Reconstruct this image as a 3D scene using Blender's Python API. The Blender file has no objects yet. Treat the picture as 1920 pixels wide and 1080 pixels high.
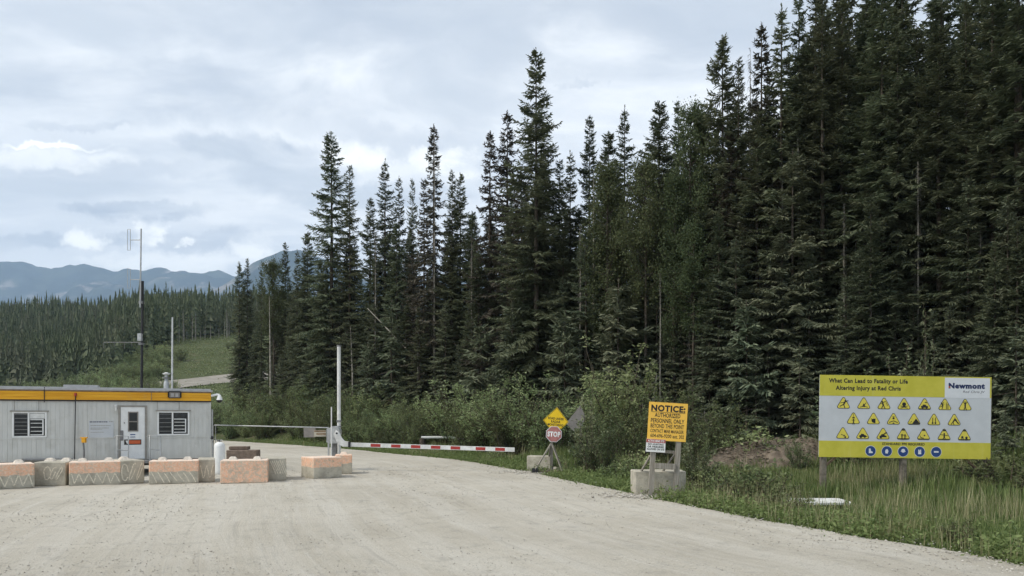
import bpy, bmesh, math, random
import numpy as np
from mathutils import Vector, Matrix
R_ = math.radians
scene = bpy.context.scene
F, HZ, CH = 1387.0, 782.0, 2.15          # focal length and horizon of the 1920 px photograph, eye height

# ------------------------------------------------------------------ camera
cd = bpy.data.cameras.new('camera'); cam = bpy.data.objects.new('camera', cd)
scene.collection.objects.link(cam)
cam.location = (0, 0, CH); cam.rotation_euler = (R_(90), 0, 0)
cd.sensor_width = 36; cd.lens = 36 * F / 1920; cd.shift_y = (HZ - 540) / 1920
cd.clip_start = 0.1; cd.clip_end = 40000
scene.camera = cam

# ------------------------------------------------------------------ world and sun
SUN_EL, SUN_AZ = R_(48), R_(-112)           # azimuth from +Y towards +X
scene.view_settings.view_transform = 'Standard'; scene.view_settings.look = 'None'
scene.view_settings.exposure = 0.95; scene.view_settings.gamma = 1; scene.view_settings.use_curve_mapping = False
scene.cycles.use_denoising = True
scene.cycles.max_bounces = 7; scene.cycles.diffuse_bounces = 3; scene.cycles.volume_bounces = 3
scene.cycles.transparent_max_bounces = 8
scene.cycles.sample_clamp_indirect = 6

class NT:
    """small helper for node trees"""
    def __init__(s, tree): s.t = tree; s.n = tree.nodes; s.l = tree.links; s.n.clear()
    def new(s, typ, **k):
        nd = s.n.new(typ)
        for a, b in k.items(): setattr(nd, a, b)
        return nd
    def put(s, sock, v):
        if isinstance(v, bpy.types.NodeSocket): s.l.new(v, sock)
        elif v is not None: sock.default_value = v
    def math(s, op, a, b=None, c=None, clamp=False):
        nd = s.new('ShaderNodeMath', operation=op); nd.use_clamp = clamp
        s.put(nd.inputs[0], a); s.put(nd.inputs[1], b); s.put(nd.inputs[2], c)
        return nd.outputs[0]
    def noise(s, vec, scale, detail=4, rough=.55, dist=0, out=0, lac=2):
        nd = s.new('ShaderNodeTexNoise'); s.put(nd.inputs['Vector'], vec)
        nd.inputs['Scale'].default_value = scale; nd.inputs['Detail'].default_value = detail
        nd.inputs['Roughness'].default_value = rough; nd.inputs['Distortion'].default_value = dist
        return nd.outputs[out]
    def ramp(s, v, a, b, lo=0., hi=1., smooth=True):
        nd = s.new('ShaderNodeMapRange'); nd.interpolation_type = 'SMOOTHSTEP' if smooth else 'LINEAR'
        s.put(nd.inputs[0], v); s.put(nd.inputs[1], a); s.put(nd.inputs[2], b); s.put(nd.inputs[3], lo); s.put(nd.inputs[4], hi)
        return nd.outputs[0]
    def mix(s, f, a, b, mode='MIX'):
        nd = s.new('ShaderNodeMix', data_type='RGBA', blend_type=mode); nd.clamp_factor = True
        s.put(nd.inputs[0], f)
        for sock, v in ((nd.inputs[6], a), (nd.inputs[7], b)):
            if isinstance(v, tuple): v = (*v[:3], 1)
            s.put(sock, v)
        return nd.outputs[2]
    def sep(s, v):
        nd = s.new('ShaderNodeSeparateXYZ'); s.put(nd.inputs[0], v); return nd.outputs
    def comb(s, x, y, z):
        nd = s.new('ShaderNodeCombineXYZ'); s.put(nd.inputs[0], x); s.put(nd.inputs[1], y); s.put(nd.inputs[2], z); return nd.outputs[0]

world = bpy.data.worlds.new('World'); scene.world = world; world.use_nodes = True
w = NT(world.node_tree)
sky = w.new('ShaderNodeTexSky', sky_type='NISHITA'); sky.sun_disc = False
sky.sun_elevation = SUN_EL; sky.sun_rotation = SUN_AZ; sky.air_density = 1.0; sky.dust_density = 1.5
bg1 = w.new('ShaderNodeBackground'); w.l.new(sky.outputs[0], bg1.inputs[0]); bg1.inputs[1].default_value = 0.1
tc = w.new('ShaderNodeTexCoord'); g = tc.outputs['Generated']
x, y, z = w.sep(g)
zc = w.math('MAXIMUM', z, 0.0)
den = w.math('ADD', zc, 0.16)
cu, cv = w.math('DIVIDE', x, den), w.math('DIVIDE', y, den)
plane = w.comb(w.math('MULTIPLY', cu, .62), cv, 0.0)
warp = w.noise(plane, 1.1, 3, .5, out=1)
vadd = w.new('ShaderNodeVectorMath', operation='MULTIPLY_ADD'); w.l.new(warp, vadd.inputs[0]); vadd.inputs[1].default_value = (.75, .75, .75); w.l.new(plane, vadd.inputs[2])
n1 = w.noise(vadd.outputs[0], 0.85, 9, .56)
n2 = w.noise(vadd.outputs[0], 2.7, 8, .6)
lay = w.math('ADD', w.math('MULTIPLY', n1, .68), w.math('MULTIPLY', n2, .32))
# particular clouds of this sky, as soft shapes warped by noise (directions ahead of the camera)
yy = w.math('MAXIMUM', y, 0.05)
wx = w.sep(w.noise(g, 6.0, 5, .6, out=1))
wy = w.sep(w.noise(g, 34.0, 6, .65, out=1))
u = w.math('ADD', w.math('DIVIDE', x, yy), w.math('ADD', w.math('MULTIPLY', w.math('SUBTRACT', wx[0], .5), .16), w.math('MULTIPLY', w.math('SUBTRACT', wy[0], .5), .09)))
v = w.math('ADD', w.math('DIVIDE', z, yy), w.math('ADD', w.math('MULTIPLY', w.math('SUBTRACT', wx[1], .5), .07), w.math('MULTIPLY', w.math('SUBTRACT', wy[1], .5), .045)))
front = w.ramp(y, .2, .5)
def blob(px, py, rx, ry, slope=0., soft=1.0):
    """ellipse of photo-size rx, ry about photo direction px, py"""
    du = w.math('MULTIPLY', w.math('SUBTRACT', u, (px - 960) / F), F / rx)
    dv0 = w.math('SUBTRACT', v, (HZ - py) / F)
    dv = w.math('MULTIPLY', w.math('ADD', dv0, w.math('MULTIPLY', du, slope * rx / F)), F / ry)
    q = w.math('ADD', w.math('MULTIPLY', du, du), w.math('MULTIPLY', dv, dv))
    return w.math('MULTIPLY', w.ramp(q, 1.6 * soft, .15, 0, 1), front)
dark = None
for b, k in ((blob(230, 165, 520, 62, .07), .55), (blob(700, 250, 420, 40, .2), .38), (blob(470, 285, 150, 32, .1), .75), (blob(540, 325, 120, 40), .6),
             (blob(250, 392, 150, 17, .04), .8), (blob(170, 320, 330, 22, 0), .45), (blob(1080, 152, 45, 9, -.2), .6), (blob(1120, 330, 240, 30, 0), .4),
             (blob(120, 445, 250, 16, 0), .55), (blob(390, 455, 130, 20, 0), .55), (blob(900, 30, 620, 60, .05), .45), (blob(720, 360, 160, 26, 0), .6),
             (blob(330, 50, 55, 16, 0), .4), (blob(20, 60, 60, 22, .1), .45), (blob(140, 232, 110, 9, 0), .45)):
    t = w.math('MULTIPLY', b, min(1., k * 1.3))
    dark = t if dark is None else w.math('MAXIMUM', dark, t)
fine = w.noise(vadd.outputs[0], 7.0, 6, .62)
dark = w.math('MULTIPLY', dark, w.ramp(w.math('ADD', w.math('MULTIPLY', n2, .5), w.math('MULTIPLY', fine, .5)), .36, .56, .35, 1.0))
greyness = w.math('MAXIMUM', w.ramp(lay, .455, .56, 0, .85), dark)
# bright cumulus heads low over the horizon
hor = w.comb(w.math('MULTIPLY', w.math('ARCTAN2', x, y), 1.0), w.math('MULTIPLY', z, 2.2), 0.0)
c1 = w.noise(hor, 11.0, 9, .66, dist=.3)
band = w.math('MULTIPLY', w.ramp(z, .03, .07), w.ramp(z, .22, .10))
puff = w.math('MULTIPLY', w.ramp(c1, .475, .54), band)
pp = None
for b, k in ((blob(90, 274, 100, 7, 0), 1.0), (blob(80, 300, 170, 20, 0), .5), (blob(165, 445, 45, 18), 1.), (blob(270, 437, 30, 20), 1.), (blob(340, 450, 22, 8), .8), (blob(500, 468, 60, 22), .8),
             (blob(300, 492, 170, 22), .7), (blob(840, 300, 60, 30), .7), (blob(690, 285, 60, 24), .7)):
    t = w.math('MULTIPLY', b, k)
    pp = t if pp is None else w.math('MAXIMUM', pp, t)
pp = w.math('MULTIPLY', pp, w.ramp(c1, .38, .52, .45, 1))
puff = w.math('MAXIMUM', w.math('MULTIPLY', puff, .85), pp)
wispy = w.ramp(w.noise(vadd.outputs[0], 4.5, 7, .65), .4, .65, 0, 1)
base_c = w.mix(w.math('MULTIPLY', wispy, .8), (.55, .57, .59), (.70, .705, .70))
grey_c = w.mix(w.ramp(n2, .35, .65), (.29, .325, .38), (.41, .44, .475))
c = w.mix(greyness, base_c, grey_c)
c = w.mix(w.math('MULTIPLY', w.ramp(z, .16, .02), .45), c, (.68, .70, .71))
c = w.mix(puff, c, (.88, .87, .82))
cloud_em = w.new('ShaderNodeBackground'); w.l.new(c, cloud_em.inputs[0]); cloud_em.inputs[1].default_value = 1.0
mx = w.new('ShaderNodeMixShader'); mx.inputs[0].default_value = .9
w.put(mx.inputs[0], w.ramp(lay, .25, .42, .8, .97))
w.l.new(bg1.outputs[0], mx.inputs[1]); w.l.new(cloud_em.outputs[0], mx.inputs[2])
wo = w.new('ShaderNodeOutputWorld'); w.l.new(mx.outputs[0], wo.inputs[0])

sl = bpy.data.lights.new('sun', 'SUN'); sl.energy = 1.5; sl.angle = R_(12); sl.color = (1, .93, .82)
sun = bpy.data.objects.new('sun', sl); scene.collection.objects.link(sun)
sd = Vector((math.sin(SUN_AZ) * math.cos(SUN_EL), math.cos(SUN_AZ) * math.cos(SUN_EL), math.sin(SUN_EL)))
sun.rotation_euler = sd.to_track_quat('Z', 'Y').to_euler(); sun.location = (0, 0, 60)

# ------------------------------------------------------------------ helpers
COL = scene.collection
def at(px, py, Y): return Vector(((px - 960) / F * Y, Y, CH + (HZ - py) / F * Y))
def gd(py, z=0): return F * (CH - z) / (py - HZ)
def gp(px, py): Y = gd(py); return Vector(((px - 960) / F * Y, Y, 0))
def tag(o, label=None, cat=None, group=None, kind=None):
    for k, v_ in (('label', label), ('category', cat), ('group', group), ('kind', kind)):
        if v_: o[k] = v_
    return o
def empty(name, loc=(0, 0, 0), rot=(0, 0, 0), scale=1):
    o = bpy.data.objects.new(name, None); COL.objects.link(o); o.location = loc; o.rotation_euler = rot
    o.scale = (scale,) * 3 if not isinstance(scale, tuple) else scale
    return o
def obj(name, me, mat=None, parent=None, loc=None, rot=None):
    o = bpy.data.objects.new(name, me); COL.objects.link(o)
    if mat is not None and not me.materials:
        for m in (mat if isinstance(mat, (list, tuple)) else [mat]): me.materials.append(m)
    if parent is not None: o.parent = parent
    if loc is not None: o.location = loc
    if rot is not None: o.rotation_euler = rot
    return o
def np_mesh(name, V, Q, mi=None, smooth=False, attrs=None):
    me = bpy.data.meshes.new(name); V = np.asarray(V, np.float32); Q = np.asarray(Q, np.int32); k = Q.shape[1]
    me.vertices.add(len(V)); me.vertices.foreach_set('co', V.ravel())
    me.loops.add(Q.size); me.loops.foreach_set('vertex_index', Q.ravel())
    me.polygons.add(len(Q)); me.polygons.foreach_set('loop_start', np.arange(0, Q.size, k, dtype=np.int32))
    me.polygons.foreach_set('loop_total', np.full(len(Q), k, np.int32))
    if mi is not None: me.polygons.foreach_set('material_index', np.asarray(mi, np.int32))
    me.polygons.foreach_set('use_smooth', np.full(len(Q), smooth))
    if attrs:
        for n_, a in attrs.items():
            at_ = me.attributes.new(n_, 'FLOAT', 'POINT'); at_.data.foreach_set('value', np.asarray(a, np.float32))
    me.update(calc_edges=True); me.validate()
    return me
class MB:
    """collects boxes, tubes and polygons into one mesh"""
    def __init__(s): s.v = []; s.f = []; s.m = []; s.sm = []
    def add(s, vs, fs, m=0, smooth=False):
        b = len(s.v); s.v += [tuple(q) for q in vs]
        for f in fs: s.f.append([b + i for i in f]); s.m.append(m); s.sm.append(smooth)
        return s
    def box(s, x0, x1, y0, y1, z0, z1, m=0, M=None):
        vs = [Vector(p) for p in ((x0, y0, z0), (x1, y0, z0), (x1, y1, z0), (x0, y1, z0), (x0, y0, z1), (x1, y0, z1), (x1, y1, z1), (x0, y1, z1))]
        if M is not None: vs = [M @ p for p in vs]
        return s.add(vs, [(0, 3, 2, 1), (4, 5, 6, 7), (0, 1, 5, 4), (1, 2, 6, 5), (2, 3, 7, 6), (3, 0, 4, 7)], m)
    def bar(s, a, b, w_, d=None, m=0, up=(0, 0, 1)):
        a, b = Vector(a), Vector(b); d = d or w_; ax = (b - a).normalized(); upv = Vector(up)
        if abs(ax.dot(upv)) > .98: upv = Vector((0, 1, 0))
        sx = ax.cross(upv).normalized(); sy = sx.cross(ax).normalized()
        vs = [p + sx * i * w_ / 2 + sy * j * d / 2 for p in (a, b) for i, j in ((-1, -1), (1, -1), (1, 1), (-1, 1))]
        return s.add(vs, [(0, 3, 2, 1), (4, 5, 6, 7), (0, 1, 5, 4), (1, 2, 6, 5), (2, 3, 7, 6), (3, 0, 4, 7)], m)
    def tube(s, pts, r, n=10, m=0, cap=True):
        pts = [Vector(p) for p in pts]; rs = r if isinstance(r, (list, tuple)) else [r] * len(pts); rings = []; vs = []
        for i, p in enumerate(pts):
            ax = (pts[min(i + 1, len(pts) - 1)] - pts[max(i - 1, 0)]).normalized()
            ref = Vector((0, 0, 1)) if abs(ax.z) < .9 else Vector((0, 1, 0))
            sx = ax.cross(ref).normalized(); sy = ax.cross(sx)
            vs += [p + (sx * math.cos(t) + sy * math.sin(t)) * rs[i] for t in (2 * math.pi * k / n for k in range(n))]
        fs = [(i * n + k, i * n + (k + 1) % n, (i + 1) * n + (k + 1) % n, (i + 1) * n + k) for i in range(len(pts) - 1) for k in range(n)]
        s.add(vs, fs, m, True)
        if cap: s.add(vs[:n], [list(range(n))[::-1]], m); s.add(vs[-n:], [list(range(n))], m)
        return s
    def prism(s, poly, y0, y1, m=0):
        """polygon in the xz plane given thickness along y"""
        n = len(poly); vs = [(p[0], y0, p[1]) for p in poly] + [(p[0], y1, p[1]) for p in poly]
        return s.add(vs, [list(range(n)), list(range(n, 2 * n))[::-1]] + [(i, i + n, (i + 1) % n + n, (i + 1) % n) for i in range(n)], m)
    def mesh(s, name, bevel=0, seg=2):
        me = bpy.data.meshes.new(name); me.from_pydata(s.v, [], s.f)
        me.polygons.foreach_set('material_index', s.m); me.polygons.foreach_set('use_smooth', s.sm)
        if bevel:
            bm = bmesh.new(); bm.from_mesh(me); bmesh.ops.remove_doubles(bm, verts=bm.verts, dist=1e-5)
            bmesh.ops.bevel(bm, geom=bm.edges[:], offset=bevel, segments=seg, affect='EDGES', clamp_overlap=True)
            bm.to_mesh(me); bm.free()
        me.update(); return me
    def build(s, name, mat, parent=None, bevel=0, loc=None, rot=None): return obj(name, s.mesh(name, bevel), mat, parent, loc, rot)

def principled(name, col, rough=.8, spec=.3, metal=0., var=.12, vscale=6., bump=0., bscale=40., trans=0., fn=None, rand=0., col2=None):
    m = bpy.data.materials.new(name); m.use_nodes = True; t = NT(m.node_tree)
    tcn = t.new('ShaderNodeTexCoord'); oc = tcn.outputs['Object']
    geo = t.new('ShaderNodeNewGeometry'); P = geo.outputs['Position']
    bs = t.new('ShaderNodeBsdfPrincipled'); out = t.new('ShaderNodeOutputMaterial'); t.l.new(bs.outputs[0], out.inputs[0])
    bs.inputs['Roughness'].default_value = rough; bs.inputs['Specular IOR Level'].default_value = spec; bs.inputs['Metallic'].default_value = metal
    if fn: c_ = fn(t, oc, P, geo, bs)
    else:
        nn = t.noise(P, vscale, 5, .6)
        lo = tuple(q * (1 - var) for q in col); hi = tuple(min(1, q * (1 + var)) for q in (col2 or col))
        c_ = t.mix(t.ramp(nn, .3, .7), lo, hi)
    if rand:
        oi = t.new('ShaderNodeObjectInfo')
        hsv = t.new('ShaderNodeHueSaturation'); t.put(hsv.inputs['Color'], c_)
        t.put(hsv.inputs['Value'], t.math('ADD', 1 - rand, t.math('MULTIPLY', oi.outputs['Random'], 2 * rand)))
        t.put(hsv.inputs['Hue'], t.math('ADD', .5 - .022, t.math('MULTIPLY', t.math('FRACT', t.math('MULTIPLY', oi.outputs['Random'], 37.3)), .044)))
        c_ = hsv.outputs[0]
    t.put(bs.inputs['Base Color'], c_ if isinstance(c_, bpy.types.NodeSocket) else (*c_[:3], 1))
    if bump:
        b = t.new('ShaderNodeBump'); b.inputs['Strength'].default_value = bump; b.inputs['Distance'].default_value = .02
        t.put(b.inputs['Height'], t.noise(P, bscale, 6, .65)); t.l.new(b.outputs[0], bs.inputs['Normal'])
    if trans:
        tr = t.new('ShaderNodeBsdfTranslucent'); t.put(tr.inputs[0], bs.inputs['Base Color'].links[0].from_socket)
        ms = t.new('ShaderNodeMixShader'); ms.inputs[0].default_value = trans
        t.l.new(bs.outputs[0], ms.inputs[1]); t.l.new(tr.outputs[0], ms.inputs[2]); t.l.new(ms.outputs[0], out.inputs[0])
    return m

def leafmat(name, a, b, c3=None, rand=.25, trans=.2, scale=1.3, rough=.6, spec=.25):
    def fn(t, oc, P, geo, bs):
        isl = geo.outputs['Random Per Island']
        q = t.mix(isl, a, b)
        if c3: q = t.mix(t.ramp(t.noise(P, scale, 3), .5, .68), q, c3)
        return q
    return principled(name, a, rough, spec, trans=trans, fn=fn, rand=rand)

# ---- materials
M = {}
M['needles'] = leafmat('spruce_needles', (0.055, 0.074, 0.041), (0.162, 0.180, 0.106), (0.126, 0.138, 0.079), .25, .22)
M['needles_grey'] = leafmat('grey_green_fir_needles', (0.079, 0.103, 0.062), (0.216, 0.240, 0.154), (0.156, 0.168, 0.106), .2, .22)
M['needles_brown'] = leafmat('dying_brown_needles', (0.058, 0.052, 0.039), (0.111, 0.098, 0.072), (0.078, 0.081, 0.055), .15, .1)
M['twigs_dead'] = leafmat('bare_grey_twigs', (.085, .078, .070), (.16, .15, .135), None, .1, 0)
M['leaf_willow'] = leafmat('willow_leaves', (0.149, 0.201, 0.081), (0.368, 0.425, 0.218), (0.218, 0.270, 0.121), .34, .4, 2.)
M['leaf_dark'] = leafmat('alder_leaves', (.085, .115, .048), (.20, .24, .11), (.13, .15, .07), .3, .35, 2.)
M['leaf_aspen'] = leafmat('aspen_leaves', (.060, .085, .038), (.135, .165, .075), None, .12, .35)
M['leaf_pale'] = leafmat('pale_poplar_leaves', (.07, .10, .045), (.30, .33, .20), (.09, .13, .05), .1, .3, 3.)
M['bark'] = principled('grey_brown_bark', (.085, .070, .055), .9, .2, var=.45, vscale=9, bump=.6, bscale=22)
M['bark_pale'] = principled('pale_weathered_trunk', (.30, .28, .24), .9, .2, var=.4, vscale=5, bump=.4, bscale=18)
M['stem'] = principled('shrub_stem', (.10, .085, .06), .9, .2, var=.3)

# ------------------------------------------------------------------ terrain shape
EDGE = np.array([(13, -30), (11.5, -8), (9.3, 3), (7.4, 10.7), (5.9, 13.9), (4.35, 17.6), (3.45, 20.4), (1.8, 25.3), (.4, 29.5), (-2.7, 37), (-6.1, 42), (-10.6, 49),
                 (-16.2, 56), (-22.5, 63), (-29, 70), (-42, 83), (-53, 98), (-60, 115), (-60.5, 132), (-55, 146), (-44, 155), (-20, 163), (20, 170)], float)
def smooth_poly(P, n=4):
    out = []
    for i in range(len(P) - 1):
        p0, p1, p2, p3 = P[max(i - 1, 0)], P[i], P[i + 1], P[min(i + 2, len(P) - 1)]
        for k in range(n):
            t = k / n
            out.append(.5 * ((2 * p1) + (-p0 + p2) * t + (2 * p0 - 5 * p1 + 4 * p2 - p3) * t * t + (-p0 + 3 * p1 - 3 * p2 + p3) * t ** 3))
    out.append(P[-1]); return np.array(out)
EDS = smooth_poly(EDGE)
rngj = np.random.default_rng(5)
EDS[:, 0] += rngj.normal(0, .05, len(EDS))
def sdist(X, Y):
    """signed distance from the road's right edge (positive on the grass), nearest point, distance along"""
    X, Y = np.asarray(X, float), np.asarray(Y, float); best = np.full(X.shape, 1e18); S = np.zeros(X.shape); NX = np.zeros(X.shape); NY = np.zeros(X.shape); AL = np.zeros(X.shape); acc = 0
    for a, b in zip(EDS[:-1], EDS[1:]):
        d = b - a; L = np.hypot(*d); t = np.clip(((X - a[0]) * d[0] + (Y - a[1]) * d[1]) / L ** 2, 0, 1)
        qx, qy = a[0] + t * d[0], a[1] + t * d[1]; dd = (X - qx) ** 2 + (Y - qy) ** 2; k = dd < best
        cr = d[0] * (Y - a[1]) - d[1] * (X - a[0])
        best = np.where(k, dd, best); S = np.where(k, np.where(cr < 0, 1, -1) * np.sqrt(dd), S)
        NX = np.where(k, qx, NX); NY = np.where(k, qy, NY); AL = np.where(k, acc + t * L, AL); acc += L
    return S, NX, NY, AL
def sst(a, b, x): t = np.clip((x - a) / (b - a), 0, 1); return t * t * (3 - 2 * t)
def vnoise(X, Y, sc, seed=0):
    X, Y = np.asarray(X, float) / sc, np.asarray(Y, float) / sc; xi, yi = np.floor(X), np.floor(Y); fx, fy = X - xi, Y - yi
    fx, fy = fx * fx * (3 - 2 * fx), fy * fy * (3 - 2 * fy)
    def h(a, b): q = np.sin(a * 127.1 + b * 311.7 + seed * 74.7) * 43758.5453; return q - np.floor(q)
    return (h(xi, yi) * (1 - fx) + h(xi + 1, yi) * fx) * (1 - fy) + (h(xi, yi + 1) * (1 - fx) + h(xi + 1, yi + 1) * fx) * fy - .5
def far_h(X, Y):
    a = far_r(Y); b = np.interp(Y, [72, 120, 180, 240, 300, 450, 560, 900, 1600, 1e5], [0, 2.6, 6.5, 12.5, 23, 61, 60, 20, 0, 0])
    k = sst(-.49, -.60, X / np.maximum(Y, 1)); return a * (1 - k) + b * k
def far_r(Y): return np.interp(Y, [72, 90, 115, 132, 155, 175, 200, 300, 450, 560, 900, 1600, 1e5], [0, 2, 4.9, 7.0, 10.0, 14, 20, 38, 61, 60, 20, 0, 0])
def height(X, Y, s=None):
    X, Y = np.asarray(X, float), np.asarray(Y, float)
    if s is None: s = sdist(X, Y)[0]
    B = (1.25 + 2.9 * sst(36, 62, Y)) * sst(9.5 - 9 * sst(27, 48, Y), 15 - 3 * sst(30, 60, Y), s) * (1 - sst(76, 96, Y))
    B = B + (-.28 * sst(.6, 3, s) * (1 - sst(5, 10, s))) * (1 - sst(24, 34, Y))
    B = B + sst(1, 4, s) * (vnoise(X, Y, 1.1, 3) * .16 + vnoise(X, Y, 3.7, 4) * .3 * sst(8, 13, s)) * (Y < 300)
    pad = np.where(s < 0, -.05, np.where(s < .5, -.05 + .04 * s / .5, -.01))
    f = far_h(X, Y); f = f + (f > 1) * (vnoise(X, Y, 30, 7) * 2.2 * sst(150, 260, Y)) * (s > 8)
    f = f * np.where(X > 60, 1, 1)
    return pad * (f < .01) + B + f
def hz(x_, y_): return float(height(np.array([x_]), np.array([y_]))[0])

def grid_mesh(name, xs, ys, zf, keep=None):
    X, Y = np.meshgrid(xs, ys); Z = zf(X, Y); nx, ny = len(xs), len(ys)
    V = np.stack([X, Y, Z], -1).reshape(-1, 3); i = np.arange(nx * ny).reshape(ny, nx)
    Q = np.stack([i[:-1, :-1], i[:-1, 1:], i[1:, 1:], i[1:, :-1]], -1).reshape(-1, 4)
    return V, Q
def cat_(*a): return np.unique(np.concatenate(a))

def fn_ground(t, oc, P, geo, bs):
    n = t.noise(P, .35, 6, .6); n2_ = t.noise(P, 6, 5, .65)
    g1 = t.mix(t.ramp(n2_, .3, .7), (.045, .060, .026), (.100, .115, .050))
    q = t.mix(t.ramp(n, .56, .66), g1, (.13, .12, .07))
    return t.mix(t.ramp(t.noise(P, 2.3, 4), .6, .7), q, (.12, .10, .075))
M['ground'] = principled('grassy_soil', (.1, .1, .05), .95, .1, fn=fn_ground, bump=.8, bscale=9)
xs = cat_(np.arange(-11000, -400, 700), np.arange(-400, -100, 12), np.arange(-100, 48, 1.0), np.arange(48, 400, 12), np.arange(400, 11001, 700))
ys = cat_(np.arange(-4000, -100, 500), np.arange(-100, -4, 8), np.arange(-4, 90, 1.0), np.arange(90, 220, 3.), np.arange(220, 620, 14.), np.arange(620, 2000, 100.), np.arange(2000, 10700, 600.))
V, Q = grid_mesh('ground', xs, ys, height)
tag(obj('ground', np_mesh('ground', V, Q, smooth=True), M['ground']), kind='structure')

# ---- gravel yard and road
def fn_road(t, oc, P, geo, bs):
    a = t.new('ShaderNodeAttribute'); a.attribute_name = 's'; s_ = a.outputs['Fac']
    b = t.new('ShaderNodeAttribute'); b.attribute_name = 'al'; al = b.outputs['Fac']
    X, Y_, Z_ = t.sep(P)
    track = t.noise(t.comb(t.math('MULTIPLY', s_, 1.5), t.math('MULTIPLY', al, .085), 0.0), 1.0, 7, .68, dist=.5)
    track2 = t.noise(t.comb(t.math('MULTIPLY', s_, 4.5), t.math('MULTIPLY', al, .30), 3.0), 1.0, 6, .7, dist=.4)
    big = t.noise(P, .16, 4, .6); mid = t.noise(P, 2.2, 6, .7); fine_ = t.noise(P, 38, 6, .75); peb = t.noise(P, 130, 3, .7)
    q = t.mix(t.ramp(big, .35, .65), (.445, .41, .34), (.54, .505, .43))
    q = t.mix(t.math('MULTIPLY', t.ramp(track, .42, .62), .38), q, (.60, .575, .515))
    q = t.mix(t.math('MULTIPLY', t.ramp(track2, .54, .74), .38), q, (.66, .64, .58))
    q = t.mix(t.math('MULTIPLY', t.ramp(t.math('SUBTRACT', 1.0, track2), .54, .68), .35), q, (.29, .27, .235))
    q = t.mix(t.math('MULTIPLY', t.ramp(mid, .50, .70), .42), q, (.28, .265, .235))
    q = t.mix(t.math('MULTIPLY', t.ramp(fine_, .50, .66), .6), q, (.26, .24, .205))
    q = t.mix(t.math('MULTIPLY', t.ramp(fine_, .46, .30), .4), q, (.62, .60, .56))
    q = t.mix(t.math('MULTIPLY', t.ramp(peb, .58, .7), .5), q, (.20, .19, .17))
    dampy = t.math('MULTIPLY', t.ramp(t.math('ADD', s_, t.math('MULTIPLY', big, 4.)), -14., -24., 0, 1), t.ramp(mid, .3, .7, .3, .8))
    q = t.mix(t.math('MULTIPLY', dampy, .6), q, (.30, .285, .25))
    bp = t.new('ShaderNodeBump'); bp.inputs['Strength'].default_value = .9; bp.inputs['Distance'].default_value = .03
    t.put(bp.inputs['Height'], t.math('ADD', t.math('MULTIPLY', fine_, .8), t.math('ADD', t.math('MULTIPLY', mid, 1.2), t.math('MULTIPLY', track2, 1.0))))
    t.l.new(bp.outputs[0], bs.inputs['Normal'])
    return q
M['gravel'] = principled('pale_grey_gravel', (.4, .4, .35), .95, .15, fn=fn_road)
M['hill_dirt'] = principled('pressed_dirt_road', (.27, .25, .215), .95, .1, var=.15, vscale=.5, bump=.5, bscale=3)
st = .34
xs = np.arange(-75, 12.5, st); ys = np.arange(-20, 74, st)
X, Y = np.meshgrid(xs, ys); s, nx_, ny_, al = sdist(X, Y)
snap = (s > -.22) & (s < st * 1.5); Xs = np.where(snap, nx_, X); Ys = np.where(snap, ny_, Y)
ok = s < st * 1.5 - .01
Zs = vnoise(X, Y, 1.3, 1) * .025 + vnoise(X, Y, .45, 2) * .012 + vnoise(s, al * .08, .5, 8) * .014 + .0
Zs = Zs + .012 + far_h(Xs, Ys)
ii = np.arange(X.size).reshape(X.shape)
Q = np.stack([ii[:-1, :-1], ii[:-1, 1:], ii[1:, 1:], ii[1:, :-1]], -1).reshape(-1, 4)
okf = ok.ravel()[Q].all(1) & ~(snap.ravel()[Q].all(1))
tag(obj('gravel_road', np_mesh('gravel_road', np.stack([Xs, Ys, Zs], -1).reshape(-1, 3), Q[okf], smooth=True, attrs={'s': s.ravel(), 'al': al.ravel()}), M['gravel']), kind='structure')
# the road climbing the hill beyond the trailer
i0 = int(np.argmin(np.hypot(EDS[:, 0] + 29, EDS[:, 1] - 70))); cl = EDS[i0:]; rows = []
for k in range(len(cl)):
    d = cl[min(k + 1, len(cl) - 1)] - cl[max(k - 1, 0)]; n = np.array([-d[1], d[0]]) / np.hypot(*d)
    for j in range(9): rows.append(cl[k] + n * j * 1.9)
rows = np.array(rows); zr = far_h(rows[:, 0], rows[:, 1]) + .22 + vnoise(rows[:, 0], rows[:, 1], 4) * .2
i = np.arange(len(rows)).reshape(-1, 9); Q = np.stack([i[:-1, :-1], i[:-1, 1:], i[1:, 1:], i[1:, :-1]], -1).reshape(-1, 4)
tag(obj('hill_road', np_mesh('hill_road', np.c_[rows, zr], Q, smooth=True, attrs={'s': np.tile(-np.arange(9.) * 1.15, len(cl)), 'al': rows[:, 1]}), M['hill_dirt']), kind='structure')

# ---- loose stones on the gravel
def rock_cloud(name, P, S, mat, seed=1, flat=.6):
    rg = np.random.default_rng(seed); n = len(P)
    O = np.array([(1, 0, 0), (0, 1, 0), (-1, 0, 0), (0, -1, 0), (0, 0, 1), (0, 0, -1)], float)
    T = np.array([(0, 1, 4), (1, 2, 4), (2, 3, 4), (3, 0, 4), (1, 0, 5), (2, 1, 5), (3, 2, 5), (0, 3, 5)])
    a = rg.uniform(0, 6.28, n); c_, s_ = np.cos(a), np.sin(a); sc = S[:, None] * rg.uniform(.6, 1.3, (n, 3)); sc[:, 2] *= flat
    W = O[None] * (1 + rg.uniform(-.25, .25, (n, 6, 1))) * sc[:, None, :]
    V = np.stack([W[..., 0] * c_[:, None] - W[..., 1] * s_[:, None], W[..., 0] * s_[:, None] + W[..., 1] * c_[:, None], W[..., 2]], -1) + P[:, None, :]
    return obj(name, np_mesh(name, V.reshape(-1, 3), (T[None] + np.arange(n)[:, None, None] * 6).reshape(-1, 3)), mat)
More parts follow.
